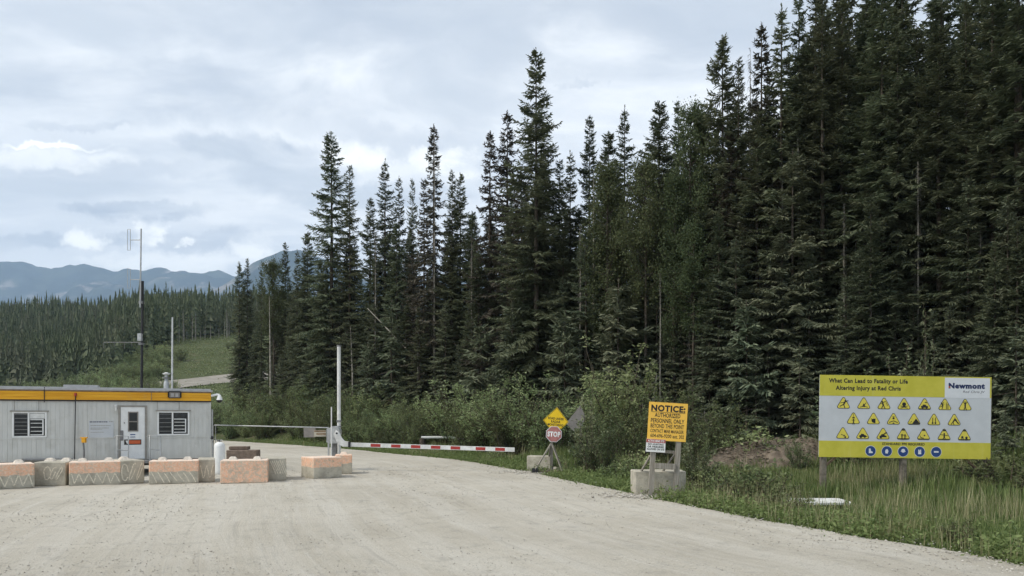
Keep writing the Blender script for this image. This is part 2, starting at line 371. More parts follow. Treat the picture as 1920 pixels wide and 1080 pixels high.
M['stone'] = principled('loose_stone', (.3, .28, .25), .9, .2, fn=lambda t, oc, P, geo, bs: t.mix(geo.outputs['Random Per Island'], (.27, .25, .215), (.56, .53, .47)))
rg = np.random.default_rng(11)
n = 26000; yy_ = 6.5 + 26 * rg.random(n) ** 1.7; xx_ = rg.uniform(-.75, .75, n) * yy_
s0 = sdist(xx_, yy_)[0]; k = (s0 < .9) & ~((xx_ < -10.8) & (yy_ > 21)); k &= (vnoise(xx_, yy_, 1.6, 9) + vnoise(s0, yy_ * .1, .7, 5) * .8 + rg.uniform(-.35, .35, n) > -.05) | (s0 > -1.2)
xx_, yy_, s0 = xx_[k], yy_[k], s0[k]
tag(rock_cloud('loose_gravel', np.c_[xx_, yy_, np.full(len(xx_), .018)], rg.uniform(.006, .017, len(xx_)) * (1 + .6 * (s0 > -.8)) * (.7 + yy_ / 30), M['stone']), 'loose grey stones scattered over the gravel yard', 'gravel', kind='stuff')

# ------------------------------------------------------------------ mountains
def fn_mount(t, oc, P, geo, bs):
    X, Y_, Z_ = t.sep(P)
    n = t.noise(P, .0035, 9, .65); n2_ = t.noise(P, .0012, 6, .6)
    q = t.mix(t.ramp(n, .45, .6), (.020, .034, .032), (.045, .062, .048))
    return t.mix(t.math('MULTIPLY', t.math('MULTIPLY', t.ramp(n2_, .5, .62), t.ramp(n, .45, .58)), t.math('MULTIPLY', t.ramp(Z_, 200, 900), .8)), q, (.34, .30, .28))
M['mount'] = principled('mountain_slopes', (.1, .1, .1), 1, 0, fn=fn_mount)
def mountain(name, crest, D, depth, seed, ppx=(-1300, 3200), rough=.36):
    cx = np.array([c_[0] for c_ in crest], float); cy = np.array([c_[1] for c_ in crest], float)
    px = np.arange(ppx[0], ppx[1], 9.0); t = np.linspace(0, 1.35, 60); PX, T = np.meshgrid(px, t)
    cr = (HZ - np.interp(PX, cx, cy)) / F * D + CH
    Yd = D - depth * (1 - T); Xd = (PX - 960) / F * Yd
    prof = np.where(T < 1, T ** 1.25, 1 - (T - 1) * 2.2)
    rid = sum(np.abs(vnoise(Xd + 40 * o, Yd, 1400 / 2 ** o, seed + o)) * 2 * .5 ** o for o in range(5)) - .5
    Z = cr * np.clip(prof, 0, 1) + rid * cr * rough * np.clip(1.15 - T, 0, 1) ** .6 * np.where(T < 1, 1, .3) - 30 * (T < .02)
    rid2 = vnoise(PX * 7, PX * 0, 60, seed) * 12 + vnoise(PX * 7, PX * 0, 170, seed) * 24
    Z = Z + rid2 * sst(.6, 1, T)
    i = np.arange(PX.size).reshape(PX.shape); Q = np.stack([i[:-1, :-1], i[:-1, 1:], i[1:, 1:], i[1:, :-1]], -1).reshape(-1, 4)
    return tag(obj(name, np_mesh(name, np.stack([Xd, Yd, Z], -1).reshape(-1, 3), Q, smooth=True), M['mount']), kind='structure')
mountain('mountain_range', [(-1600, 520), (-700, 470), (-200, 500), (-60, 484), (0, 480), (45, 485), (95, 497), (150, 491), (185, 500), (230, 512), (270, 515), (300, 511), (360, 513), (430, 510), (500, 520), (700, 530), (1200, 500), (2200, 520), (3400, 500)], 9000, 3200, 3)
mountain('mountain_ridge', [(-1600, 760), (150, 700), (300, 610), (380, 555), (420, 535), (445, 520), (475, 494), (500, 480), (530, 467), (560, 463), (600, 478), (680, 520), (900, 560), (1500, 540), (3400, 600)], 6500, 2600, 9, rough=.14)
mountain('foothills', [(-1600, 600), (-300, 590), (0, 585), (150, 575), (240, 556), (300, 545), (350, 544), (420, 556), (520, 570), (900, 590), (3400, 600)], 3600, 1500, 17, rough=.1)

# ------------------------------------------------------------------ conifers
def quads_from(base, d, ln, wd, side, droop=.0):
    """one tapering needle spray per entry: base, direction, length, width"""
    n = len(base); tip = base + d * ln[:, None]; tip[:, 2] -= droop * ln
    mid = base + d * (ln * .5)[:, None]; mid[:, 2] -= droop * ln * .2
    sw = side * (wd / 2)[:, None]
    V = np.stack([base - sw * .5, base + sw * .5, mid + sw, mid - sw, tip + sw * .35, tip - sw * .35], 1).reshape(-1, 3)
    o = np.arange(n)[:, None] * 6
    Q = np.concatenate([o + np.array([0, 1, 2, 3]), o + np.array([3, 2, 4, 5])], 0)
    return V, Q
def norm(v_): return v_ / np.maximum(np.linalg.norm(v_, axis=-1, keepdims=True), 1e-9)
def conifer(seed, H=20., R=1.9, base=.04, gap=.12, step=.30, spike=.75, tw=.084, wd=.056, sag=.22, lean=0.):
    rg = np.random.default_rng(seed)
    zs = []; z_ = base * H
    while z_ < H - .25: zs.append(z_); z_ += rg.uniform(.65, 1.35) * step * (H / 20) ** .5 * (1 - .35 * (z_ / H))
    zs = np.array(zs); nb = rg.integers(4, 8, len(zs)); zb = np.repeat(zs, nb) + rg.normal(0, .06, nb.sum()); n = len(zb)
    t = np.clip((zb - base * H) / (H * (1 - base)), 0, 1); az = rg.uniform(0, 2 * np.pi, n)
    prof = (1 - t) ** spike * np.minimum(1, .62 + 1.6 * t)
    lump = 1 + .34 * vnoise(zb * 1.0, az / 6.28 * 4, 1.5, seed) * 2 + .2 * vnoise(zb, az * 0, .8, seed + 3)
    tier = 1 + .16 * np.sin(zb * 2 * np.pi / (1.0 + .1 * (seed % 5)) + seed)
    L = R * prof * lump * tier * rg.uniform(.6, 1.12, n) + .10 + .1 * (1 - t)
    keep = rg.random(n) > gap * (1 + 1.2 * (vnoise(zb, az, 1.2, seed + 8) > .15)); zb, t, az, L = zb[keep], t[keep], az[keep], L[keep]; n = len(zb)
    el = np.radians(-22 + 58 * t ** 1.3 + rg.normal(0, 7, n))
    ks = np.maximum(4, (L / tw * 1.25).astype(int)); B = np.repeat(np.arange(n), ks)
    uu = np.concatenate([(np.arange(k_) + rg.uniform(.2, .9)) / k_ for k_ in ks]); uu = .1 + .9 * uu
    def spine(b, u_):
        r = L[b] * u_ * np.cos(el[b]); zz = zb[b] + L[b] * (u_ * np.sin(el[b]) - sag * u_ ** 2 + sag * .8 * u_ ** 4)
        return np.stack([np.cos(az[b]) * r + lean * zz / H, np.sin(az[b]) * r, zz], -1)
    P0, P1 = spine(B, uu), spine(B, np.minimum(uu + .05, 1.1)); D = norm(P1 - P0)
    Vs, Qs, off = [], [], 0
    up = np.array([0, 0, 1.]); sx = norm(np.cross(D, up))
    for sgn in (-1, 1):
        m = len(B); a = np.radians(rg.uniform(35, 70, m))
        d = norm(D * np.cos(a)[:, None] + sx * sgn * np.sin(a)[:, None] + up * rg.normal(-.12, .16, m)[:, None])
        ln = (.10 + .42 * L[B] * (1 - uu) ** .8 + .06) * rg.uniform(.6, 1.15, m); ln = np.minimum(ln, .37)
        roll = rg.normal(0, .55, m); pz = norm(np.cross(d, up)); sd_ = norm(pz * np.cos(roll)[:, None] + np.cross(d, pz) * np.sin(roll)[:, None])
        V_, Q_ = quads_from(P0, d, ln, wd * rg.uniform(.7, 1.35, m), sd_, rg.uniform(.05, .35)); Vs.append(V_); Qs.append(Q_ + off); off += len(V_)
    m = len(B); k = rg.random(m) < .7
    d = norm(D[k] + rg.normal(0, .25, (k.sum(), 3)) - up * .15); pz = norm(np.cross(d, up)); roll = rg.uniform(-1.5, 1.5, k.sum())
    sd_ = norm(pz * np.cos(roll)[:, None] + np.cross(d, pz) * np.sin(roll)[:, None])
    V_, Q_ = quads_from(P0[k], d, rg.uniform(.12, .28, k.sum()), np.full(k.sum(), wd), sd_); Vs.append(V_); Qs.append(Q_ + off); off += len(V_)
    # the leader
    q = 26; zt = rg.uniform(H - 1.1, H, q); aa = rg.uniform(0, 6.28, q)
    d = norm(np.stack([np.cos(aa) * .8, np.sin(aa) * .8, rg.uniform(.5, 1.2, q)], -1)); P = np.stack([lean * zt / H, zt * 0, zt], -1)
    V_, Q_ = quads_from(P, d, .08 + (H - zt) * .22, np.full(q, .06), norm(np.cross(d, up + .01))); Vs.append(V_); Qs.append(Q_ + off)
    crown = np_mesh('crown', np.concatenate(Vs), np.concatenate(Qs))
    tm = MB(); pts = [(0, 0, -.6), (0, 0, H * .3), (lean * .6 + rg.normal(0, .04), 0, H * .6), (lean, 0, H)]
    tm.tube(pts, [.0085 * H + .03, .0068 * H, .0042 * H, .012], 8)
    for _ in range(26):                    # bare dead limbs low on the trunk
        zz = rg.uniform(.06, .5) * H; a_ = rg.uniform(0, 6.28); l_ = rg.uniform(.4, 1.2) * R * .6
        tm.tube([(0, 0, zz), (math.cos(a_) * l_, math.sin(a_) * l_, zz - l_ * rg.uniform(0, .4))], [.018, .004], 3, cap=False)
    return crown, tm.mesh('trunk')
def dead_conifer(seed, H=20., R=1.0, topless=False):
    rg = np.random.default_rng(seed); tm = MB()
    tm.tube([(0, 0, -.5), (.05, 0, H * .4), (.0, .04, H * .75), (.08, 0, H)], [.16, .11, .07, .012], 8)
    cm = MB()
    for _ in range(int(H * 9)):
        zz = rg.uniform(.2, 1) ** .8 * H; a_ = rg.uniform(0, 6.28); l_ = (.25 + R * (1 - zz / H) ** .7) * rg.uniform(.4, 1)
        e = (math.cos(a_) * l_, math.sin(a_) * l_, zz - l_ * rg.uniform(.1, .7)); cm.tube([(0, 0, zz), (e[0] * .6, e[1] * .6, zz - l_ * .1), e], [.02, .012, .004], 3, cap=False)
        for _ in range(3):
            f = rg.uniform(.3, .9); p = Vector((e[0] * f, e[1] * f, zz + (e[2] - zz) * f)); cm.tube([p, p + Vector((rg.normal(0, .14), rg.normal(0, .14), -rg.uniform(.08, .3)))], [.008, .003], 3, cap=False)
    return cm.mesh('branches'), tm.mesh('trunk')

CON = {}
for i, kw in enumerate([dict(R=2.8), dict(R=2.4, gap=.15), dict(R=3.2, spike=.85), dict(R=2.3, gap=.2, spike=.6), dict(R=2.7, gap=.15, sag=.35), dict(R=3.1, spike=.7, gap=.12), dict(R=2.0, gap=.15, spike=.55, lean=.4)]):
    CON['tall%d' % i] = (20., conifer(100 + i, **kw), 'needles')
CON['big'] = (20., conifer(131, R=3.4, spike=.8, gap=.1, tw=.085), 'needles')
CON['lift0'] = (20., conifer(132, R=2.8, base=.38, gap=.2), 'needles')
CON['lift1'] = (20., conifer(133, R=2.5, base=.28, gap=.25), 'needles')
CON['grey0'] = (14., conifer(140, H=14., R=2.4, gap=.15, step=.42, sag=.12, wd=.055, tw=.075), 'needles_grey')
CON['grey1'] = (14., conifer(141, H=14., R=2.1, gap=.2, step=.46, sag=.08, wd=.052, tw=.075), 'needles_grey')
CON['young0'] = (5., conifer(150, H=5., R=1.15, gap=.1, step=.5, sag=.05, wd=.06, tw=.08), 'needles_grey')
CON['young1'] = (5., conifer(151, H=5., R=.95, gap=.2, step=.55, sag=0, wd=.06, tw=.08), 'needles_grey')
CON['dying0'] = (20., conifer(160, R=2.3, gap=.3, spike=.8, sag=.6, wd=.06), 'needles_brown')
CON['dying1'] = (20., conifer(161, R=2.6, gap=.25, spike=.75, sag=.55, wd=.065), 'needles_brown')
for k_, (H_, (c_, t_), m_) in CON.items(): c_.materials.append(M[m_]); t_.materials.append(M['bark'])
DEAD = [(20., dead_conifer(170)), (20., dead_conifer(171, R=.7))]
for H_, (c_, t_) in DEAD: c_.materials.append(M['twigs_dead']); t_.materials.append(M['bark_pale'])
rt = random.Random(42)
def place_tree(kind, X, Y, H, label, group=None, wide=1., cat='tree', name=None):
    H0, (c_, t_) = (CON[kind][:2] if isinstance(kind, str) else DEAD[kind])
    z_ = hz(X, Y); s_ = H / H0
    nm = name or {'d': 'dying_spruce', 'y': 'young_fir', 'g': 'fir_tree'}.get(kind[0] if isinstance(kind, str) else '', 'spruce_tree')
    if not isinstance(kind, str): nm = 'dead_spruce'
    e = empty(nm, (X, Y, z_ - .05), (0, 0, rt.uniform(0, 6.28)), (s_ * wide, s_ * wide, s_))
    tag(e, label, cat, group)
    obj('trunk', t_, None, e); obj('crown' if isinstance(kind, str) else 'branches', c_, None, e)
    return e
FRONT = ([440, 450, 620, 800, 1005, 1200, 1465, 1700, 1960, 2300], [79, 78, 65, 54, 44.5, 39, 34.5, 31, 27, 22])
def fr(px): return float(np.interp(px, *FRONT))
def place_px(kind, px, top, off, label, group=None, wide=1., **k):
    Y = fr(px) + off; X = (px - 960) / F * Y; H = CH + (HZ - top) / F * Y - hz(X, Y)
    return place_tree(kind, X, Y, H, label, group, wide, **k)
# the trees one can name by their tips on the skyline
SK = [('tall3', 449, 490, 0, .8, 'slim spruce at the far left end of the forest, left one of a twin pair'),
      ('tall1', 463, 483, 1, .8, 'slim spruce right beside the leftmost one, slightly taller of the twin pair'),
      ('tall0', 490, 505, 1, .8, 'low spruce squeezed between the twin spruces and the leafy tree at the left end'),
      ('tall0', 535, 453, 3, .8, 'pointed spruce tip rising before the blue mountain ridge'),
      ('tall2', 557, 466, 1, .8, 'spruce just right of the pointed tip before the mountain ridge'),
      ('tall5', 577, 432, 1, .9, 'bushy spruce leaning against the left foot of the tall ragged tower spruce'),
      ('tall3', 621, 247, 0, 1.1, 'tall ragged tower spruce, highest tree of the left half of the forest'),
      ('tall1', 655, 308, 1, .9, 'thin spruce with bare mid trunk right of the ragged tower spruce'),
      ('tall0', 694, 369, 2, 1., 'lower dark spruce between the thin spruce and the broad pointed one'),
      ('tall2', 722, 296, 3, .95, 'neatly tiered pointed spruce, first of three tips in a row'),
      ('tall4', 748, 329, 4, .85, 'neatly tiered spruce, middle of three tips in a row'),
      ('tall6', 778, 334, 5, .6, 'very narrow spruce, last of three tips in a row'),
      ('dying0', 813, 232, 1, 1., 'dying spruce with a sparse grey drooping top standing above its neighbours'),
      ('dying1', 795, 335, 2, .8, 'brownish spruce leaning in under the sparse grey drooping top'),
      ('tall1', 848, 318, 2, .85, 'dark spruce with a sharp tip, left of a close pair'),
      ('tall0', 863, 322, 3, .9, 'dark spruce with a sharp tip, right of a close pair'),
      ('tall5', 885, 400, 3, .9, 'low spruce filling the notch left of the brown dying trees'),
      ('dying0', 919, 243, 1, 1.1, 'brown dying spruce with a thin hooked tip left of the tallest middle spruce'),
      ('dying1', 951, 205, 2, 1., 'brown half dead spruce touching the tallest middle spruce'),
      ('big', 1005, 88, 0, 1., 'tallest and broadest spruce in the middle of the skyline'),
      ('tall6', 1046, 300, 2, .9, 'narrow spruce pressed against the right side of the tallest middle spruce'),
      ('tall2', 1069, 280, 4, .9, 'low reddish tipped spruce in the gap right of the tallest middle spruce'),
      ('tall0', 1105, 215, 4, .8, 'broad tiered spruce tip standing alone in the middle gap'),
      ('tall5', 1141, 245, 3, 1., 'spruce with a blunt leafy top between two sharp tips'),
      ('tall2', 1171, 195, 3, .85, 'sharp spruce tip in the middle gap, taller of its neighbours'),
      ('tall5', 1236, 187, 2, 1., 'dark broad topped spruce right of the middle gap'),
      ('tall0', 1272, 187, 3, .75, 'spruce tip directly left of the pale green aspen'),
      ('tall3', 1354, 65, 1, .95, 'tall crooked narrow spruce rising above the aspens'),
      ('tall1', 1384, 108, 1, .85, 'shorter twin leaning close to the tall crooked spruce'),
      ('dying0', 1428, 40, 1, .95, 'half dead spruce with bare twigs beside the white stick snag'),
      ('tall2', 1465, 5, 1, .9, 'dark tiered spruce with its tip just touching the top of the picture'),
      ('tall1', 1498, -20, 2, .8, 'slender spruce cut by the top edge left of the big dark wall of trees'),
      ('tall4', 1530, -30, 2, 1., 'spruce cut by the top edge where the solid dark tree wall begins')]
for kd, px, top, off, wd_, lab in SK: place_px(kd, px, top, off, lab, 'spruces along the skyline', wd_)
for px, top, off, i_, lab in ((1406, 88, 3, 1, 'bare white stick snag poking above the spruces'), (1420, 170, 3, 1, 'leaning bare grey pole beside the white stick snag'),
                             (1238, 510, -1.5, 1, 'thin bare dead trunk standing before the dark firs, left of the notice board'),
                             (814, 250, .5, 0, 'bare grey spire inside the sparse drooping top')):
    place_px(i_, px, top, off, lab, 'dead trees in the forest', .5)
for px, top, off, i_, lab in ((704, 430, -.4, 0, 'bare grey dead tree with fine twigs, just right above the tall grey pole'), (884, 450, -.4, 0, 'bare grey dead tree with fine twigs above the middle of the boom'),
                             (1088, 420, -.4, 0, 'bare grey dead tree with fine twigs above the stop sign'), (1292, 540, -.6, 0, 'bare grey dead tree with fine twigs right above the notice board'),
                             (1466, 330, -.4, 0, 'tall bare dead tree with fine twigs just left of the big warning board'), (1583, 380, -.4, 1, 'bare dead tree with short twigs above the left part of the warning board'),
                             (1722, 300, -.2, 0, 'tall bare dead tree with fine twigs above the middle of the warning board'), (1838, 420, -.4, 0, 'bare dead tree with fine twigs above the right end of the warning board')):
    place_px(i_, px, top, off + .7, lab, 'dead trees in the forest', .6)
# pale straight trunks seen deep between the crowns
for px, y0, y1, off, r_, lab in ((508, 555, 715, -2.2, .09, 'white birch like trunk standing clear of the crowns at the left end of the forest'),
                                 (661, 610, 720, -1.2, .06, 'rough grey trunk just right of the tall grey pole'),
                                 (783, 620, 740, -1.4, .05, 'straight thin trunk above the left half of the boom'), 
                                 (1322, 770, 815, -2.6, .05, 'short thin trunk on the dirt bank'), (1210, 740, 840, -3.4, .04, 'thin pale stem just left of the notice board top'),
                                 (1440, 640, 835, -1.6, .05, 'dark rough trunk on the right part of the dirt bank'),(1523, 290, 520, 1.6, .15, 'thick pale grey bare trunk standing between the dark crowns above the warning board'),
                                 (1602, 400, 520, 1.2, .10, 'short white bare trunk showing in the darkness above the warning board'),
                                 (1497, 260, 690, 1.0, .11, 'long straight grey trunk left of the thick pale one'),
                                 (1110, 320, 500, .9, .06, 'thin pale trunk in the middle of the forest'),
                                 (1140, 400, 470, .6, .07, 'short white trunk piece in the middle of the forest'),
                                 (1912, -140, 830, 1.2, .12, 'straight bare trunk at the right edge of the picture'),
                                 (1225, 700, 835, -2.8, .10, 'slightly leaning bare trunk on the dirt bank right of the notice board')):
    Y = fr(px) + off; a = at(px, y0, Y); b = a.copy(); b.z = hz(a.x, Y) - .2; H_ = a.z - b.z
    e = empty('tree_trunk', b); tag(e, lab, 'trunk', 'bare trunks in the forest')
    m = MB(); m.tube([(0, 0, 0), (rt.uniform(-.1, .1), 0, H_ * .5), (rt.uniform(-.2, .2), 0, H_)], [r_ * 1.2, r_, r_ * .2], 9); m.build('trunk', M['bark' if 'dark' in lab or 'edge of the picture' in lab else 'bark_pale'], e)
    m = MB()
    for _ in range(22):
        zz = rt.uniform(.3, .98) * H_; a_ = rt.uniform(0, 6.28); l_ = rt.uniform(.2, .7)
        m.tube([(0, 0, zz), (math.cos(a_) * l_, math.sin(a_) * l_, zz + rt.uniform(-.3, .2))], [.018, .004], 3, cap=False)
    m.build('branches', M['twigs_dead'], e)['kind'] = 'stuff'

a, b = at(689, 578, fr(690) - 1.6), at(737, 628, fr(735) - .6); e = empty('leaning_trunk', b); tag(e, 'pale fallen trunk leaning diagonally between the firs right of the tall grey pole', 'trunk')
m = MB(); d_ = (b - a) ; m.tube([a - b, (0, 0, 0), d_ * 1.3], [.025, .045, .06], 8); m.build('trunk', M['bark_pale'], e)
def region(px):
    for lim, nm in ((560, 'at the left end beyond the trailer'), (700, 'behind the tall grey pole'), (980, 'behind the lowered barrier boom'), (1190, 'behind the stop sign'),
                    (1340, 'behind the yellow notice board'), (1530, 'left of the big warning board'), (1860, 'behind the big warning board'), (9999, 'right of the big warning board')):
        if px < lim: return nm
ENV = ([430, 440, 500, 580, 620, 700, 780, 850, 900, 950, 1005, 1060, 1130, 1200, 1260, 1340, 1400, 1480, 1545, 1560, 1920, 2300],
       [560, 530, 530, 470, 400, 420, 400, 390, 370, 330, 260, 330, 320, 300, 250, 230, 170, 60, -20, -60, -170, -200])
def env(px): return float(np.interp(px, *ENV))
# body of the forest: three rows of tall trees, then the front row of mixed heights
for row, (off, step_) in enumerate(((1.5, 36), (4.2, 40), (7.5, 48), (11.5, 60))):
    px = 446 + row * 12
    while px < 2120:
        p = px + rt.uniform(-10, 10); o = off + rt.uniform(-1, 1)
        top = env(p) + rt.uniform(0, 110) * (1 if p < 1540 else 1.6)
        kd = rt.choice(['tall0', 'tall1', 'tall2', 'tall3', 'tall4', 'tall5', 'tall6', 'lift0', 'lift1'] + (['dying1'] if row == 0 else []))
        place_px(kd, p, top, o, 'tall dark spruce deep in the forest ' + region(p), 'tall forest spruces ' + region(p), rt.uniform(.85, 1.1), name='spruce_tree')
        px += step_ * rt.uniform(.75, 1.25) * (1 + max(0, (p - 1400) / 1600))
px = 470
while px < 2050:
    p = px + rt.uniform(-8, 8); e_ = env(p); o = rt.uniform(-1.4, .8)
    hpx = rt.choice([.22, .3, .4, .5, .62, .72]) * rt.uniform(.85, 1.15); base_y = 760
    top = base_y - (base_y - max(e_, 60)) * hpx
    tall = hpx > .45
    kd = rt.choice(['grey0', 'grey1', 'grey0'] if not tall else ['grey0', 'tall2', 'grey1', 'tall5', 'tall0'])
    place_px(kd, p, top, o, ('mid height' if tall else 'short') + ' fir at the forest edge ' + region(p), ('mid height' if tall else 'short') + ' front row firs ' + region(p), rt.uniform(.95, 1.3), name='fir_tree')
    px += rt.uniform(15, 30) * (1 + max(0, (p - 1300) / 1500))
for px, top, off, kd, lab in ((1885, 765, -5, 'young0', 'small young fir right of the big warning board, low in the shade'), (1418, 655, -2.6, 'young1', 'young fir with open tiers on the dirt bank left of the warning board'),
                              (1400, 560, -2.2, 'young0', 'young fir behind the dirt bank, taller of the pair'), (1330, 640, -1.8, 'young1', 'young drooping fir right of the notice board'),
                              (1905, 600, -3, 'young1', 'open tiered young fir at the right edge of the picture'), (690, 640, -3, 'young0', 'young fir behind the tall grey pole'),
                              (900, 600, -2.5, 'young0', 'young fir behind the willow thicket at the barrier'), (1500, 640, -3, 'young1', 'young fir close to the left edge of the warning board'),
                              (960, 560, -2.5, 'young1', 'young fir rising over the willow thicket at the barrier'), (735, 560, -2.5, 'young1', 'young fir right of the tall grey pole'),
                              (1060, 580, -2.5, 'young0', 'young fir behind the stop sign'), (1160, 520, -2, 'young0', 'young fir above the grey willow right of the stop sign')):
    place_px(kd, px, top, off, lab, 'young firs along the forest edge', 1.05)

# ------------------------------------------------------------------ leafy trees and shrubs
def leaf_quads(P, rg, size, flat=.5):
    n = len(P); d = norm(rg.normal(0, 1, (n, 3)) * [1, 1, .7] + [0, 0, .15]); s_ = norm(np.cross(d, rg.normal(0, 1, (n, 3)) * [flat, flat, 1]))
    ln = size * rg.uniform(.6, 1.3, n); wd_ = ln * .48
    a, b = P, P + d * ln[:, None]; m = (a + b) / 2; h = s_ * (wd_ / 2)[:, None]
    V = np.stack([a, m + h, b, m - h], 1).reshape(-1, 3); return V, np.arange(n * 4).reshape(-1, 4)
def shrub(seed, H=3., R=1.5, stems=26, leaves=5200, size=.09, lean=.5, sparse=0.):
    rg = np.random.default_rng(seed); tm = MB(); pts = []
    for i in range(stems):
        a = rg.uniform(0, 6.28); r0 = rg.uniform(0, .25) * R; sp = rg.uniform(.15, 1) ** .7 * R; h = H * rg.uniform(.55, 1.05) * (1 - .35 * (sp / R) ** 2)
        p0 = np.array([math.cos(a) * r0, math.sin(a) * r0, -.1]); p3 = np.array([math.cos(a) * sp, math.sin(a) * sp, h])
        p1 = p0 * .6 + p3 * .4; p1[2] = h * .55; pp_ = [p0, p1, p3]; tm.tube([Vector(q) for q in pp_], [.022, .014, .004], 4, cap=False)
        for _ in range(9):
            f = rg.uniform(.15, 1.); q = (p0 * (1 - f) ** 2 + 2 * p1 * f * (1 - f) + p3 * f * f); e = q + rg.normal(0, .20, 3) * R * .55 + [0, 0, .12 * H * rg.uniform(-.2, 1)]
            tm.tube([Vector(q), Vector(e)], [.008, .003], 3, cap=False); pts.append((q, e))
    k = rg.integers(0, len(pts), leaves); f = rg.uniform(.05, 1.05, leaves)[:, None]; A = np.array([p[0] for p in pts]); B_ = np.array([p[1] for p in pts])
    P = A[k] * (1 - f) + B_[k] * f + rg.normal(0, .055, (leaves, 3)); P[:, 2] = np.maximum(P[:, 2], .04)
    V, Q = leaf_quads(P, rg, size)
    return np_mesh('foliage', V, Q), tm.mesh('stem')
SHR = {'willow0': (3., shrub(201), 'leaf_willow'), 'willow1': (3., shrub(202, R=1.8, stems=30), 'leaf_willow'), 'willow2': (3., shrub(203, R=1.2, stems=20, leaves=4200), 'leaf_willow'),
       'alder0': (3., shrub(204, R=1.5), 'leaf_dark'), 'alder1': (3., shrub(205, R=1.9), 'leaf_dark'), 'pale0': (3., shrub(206, R=.8, stems=12, leaves=1300, size=.12), 'leaf_pale'),
       'pale1': (3., shrub(207, R=.6, stems=8, leaves=600, size=.10), 'leaf_pale'), 'low0': (1., shrub(208, H=1., R=.7, stems=18, leaves=1500, size=.09), 'leaf_dark'), 'low1': (1., shrub(209, H=1., R=.55, stems=16, leaves=1100, size=.08), 'leaf_willow')}
for k_, (H_, (c_, t_), m_) in SHR.items(): c_.materials.append(M[m_]); t_.materials.append(M['stem'])
def place_shrub(kind, X, Y, H, label, group=None, wide=1., name='shrub', z_=None):
    H0, (c_, t_), _ = SHR[kind]; s_ = H / H0
    e = empty(name, (X, Y, (hz(X, Y) if z_ is None else z_) - .03), (0, 0, rt.uniform(0, 6.28)), (s_ * wide, s_ * wide, s_)); tag(e, label, 'shrub', group)
    obj('stem', t_, None, e); obj('foliage', c_, None, e); return e
def shrub_px(kind, px, base_y, top, Y, label, group=None, wide=1., **k):
    X = (px - 960) / F * Y; g_ = hz(X, Y); return place_shrub(kind, X, Y, max(.5, CH + (HZ - top) / F * Y - g_), label, group, wide, **k)
# bank of willows left of the barrier
def edge_Y(px):          # distance at which the road edge crosses this photo column
    q = EDS[(EDS[:, 1] > 9) & (EDS[:, 1] < 75)]; kk = q[:, 0] / q[:, 1] * F + 960; o = np.argsort(kk); return float(np.interp(px, kk[o], q[o, 1]))
px = 404
while px < 800:
    for (o, tl, th) in ((4.6, 752, 785), (6.2, 735, 765), (8.2, 718, 748), (10.2, 704, 730)):
        p = px + rt.uniform(-14, 14); Y = edge_Y(p) + o + rt.uniform(-.8, .8)
        if Y > fr(p) + 1: continue
        if rt.random() < .25: continue
        top = rt.uniform(tl, th) + (18 if p > 700 else 0) + (14 if p < 440 else 0)
        shrub_px(rt.choice(['willow0', 'willow1', 'alder0', 'alder1', 'willow2']), p, 0, top, Y, 'bushy green willow on the bank ' + ('left of' if p < 620 else 'right of') + ' the tall grey pole', 'willows on the bank ' + ('left of' if p < 620 else 'right of') + ' the tall grey pole', rt.uniform(.9, 1.3))
    px += 20
for px, top, off, kd, wd_, lab in ((860, 705, -3.5, 'willow1', 1.1, 'rounded pale willow, left part of the thicket behind the barrier tip'), (915, 692, -3.2, 'willow0', 1.1, 'rounded pale willow in the middle of the thicket behind the barrier tip'),
        (975, 690, -3., 'willow1', 1., 'rounded pale willow, tallest part of the thicket left of the stop sign'), (1020, 712, -3.2, 'willow0', 1.1, 'willow directly behind the yellow diamond sign'), (885, 735, -4.8, 'alder1', 1., 'lower dark bush at the foot of the thicket behind the barrier tip'),
        (955, 745, -5., 'alder0', 1.2, 'lower dark bush between the barrier tip and the stop sign'), (830, 730, -4., 'alder0', 1., 'dark bush at the left foot of the rounded willow thicket'),
        (1165, 632, -3, 'willow2', 1.1, 'tall greyish willow rising between the stop sign and the notice board'), (1125, 690, -4, 'willow0', .9, 'greyish willow on the left flank of the tall one'), (1215, 700, -4, 'alder1', .9, 'dark bush behind the top of the notice board'),
        (1260, 715, -5, 'alder1', 1., 'dark bush spreading behind the notice board'), (1180, 745, -6, 'alder0', 1.2, 'dark low bush left of the notice board'), (1340, 740, -5, 'alder0', .9, 'dark bush right of the notice board, before the dirt bank'),
        (1600, 668, -4, 'pale0', 1.2, 'pale leafed sapling showing above the top left of the warning board'), (1660, 672, -4, 'pale0', 1., 'pale leafed sapling above the middle of the warning board'), (1735, 572, -4, 'pale1', .6, 'slim pale birch sapling standing tall above the warning board'),
        (1690, 640, -3.8, 'pale1', 1.1, 'thin sapling with few yellowish leaves above the warning board'), (1890, 845, -7, 'low0', 1.3, 'low leafy bush at the right edge beside the warning board'), (1500, 810, -6, 'alder0', .8, 'dark rounded bush touching the left edge of the warning board'),
        (1400, 790, -5.2, 'low1', 1.2, 'small bush growing on the dirt bank'), (1640, 800, -6, 'alder1', .7, 'dark bush hidden behind the warning board')):
    shrub_px(kd, px, 0, top, fr(px) + off - (2.2 if 1050 < px < 1300 else 3.2 if px <= 1050 else .6), lab, None, wd_ * 1.1, name='sapling' if 'sapling' in lab else 'shrub')
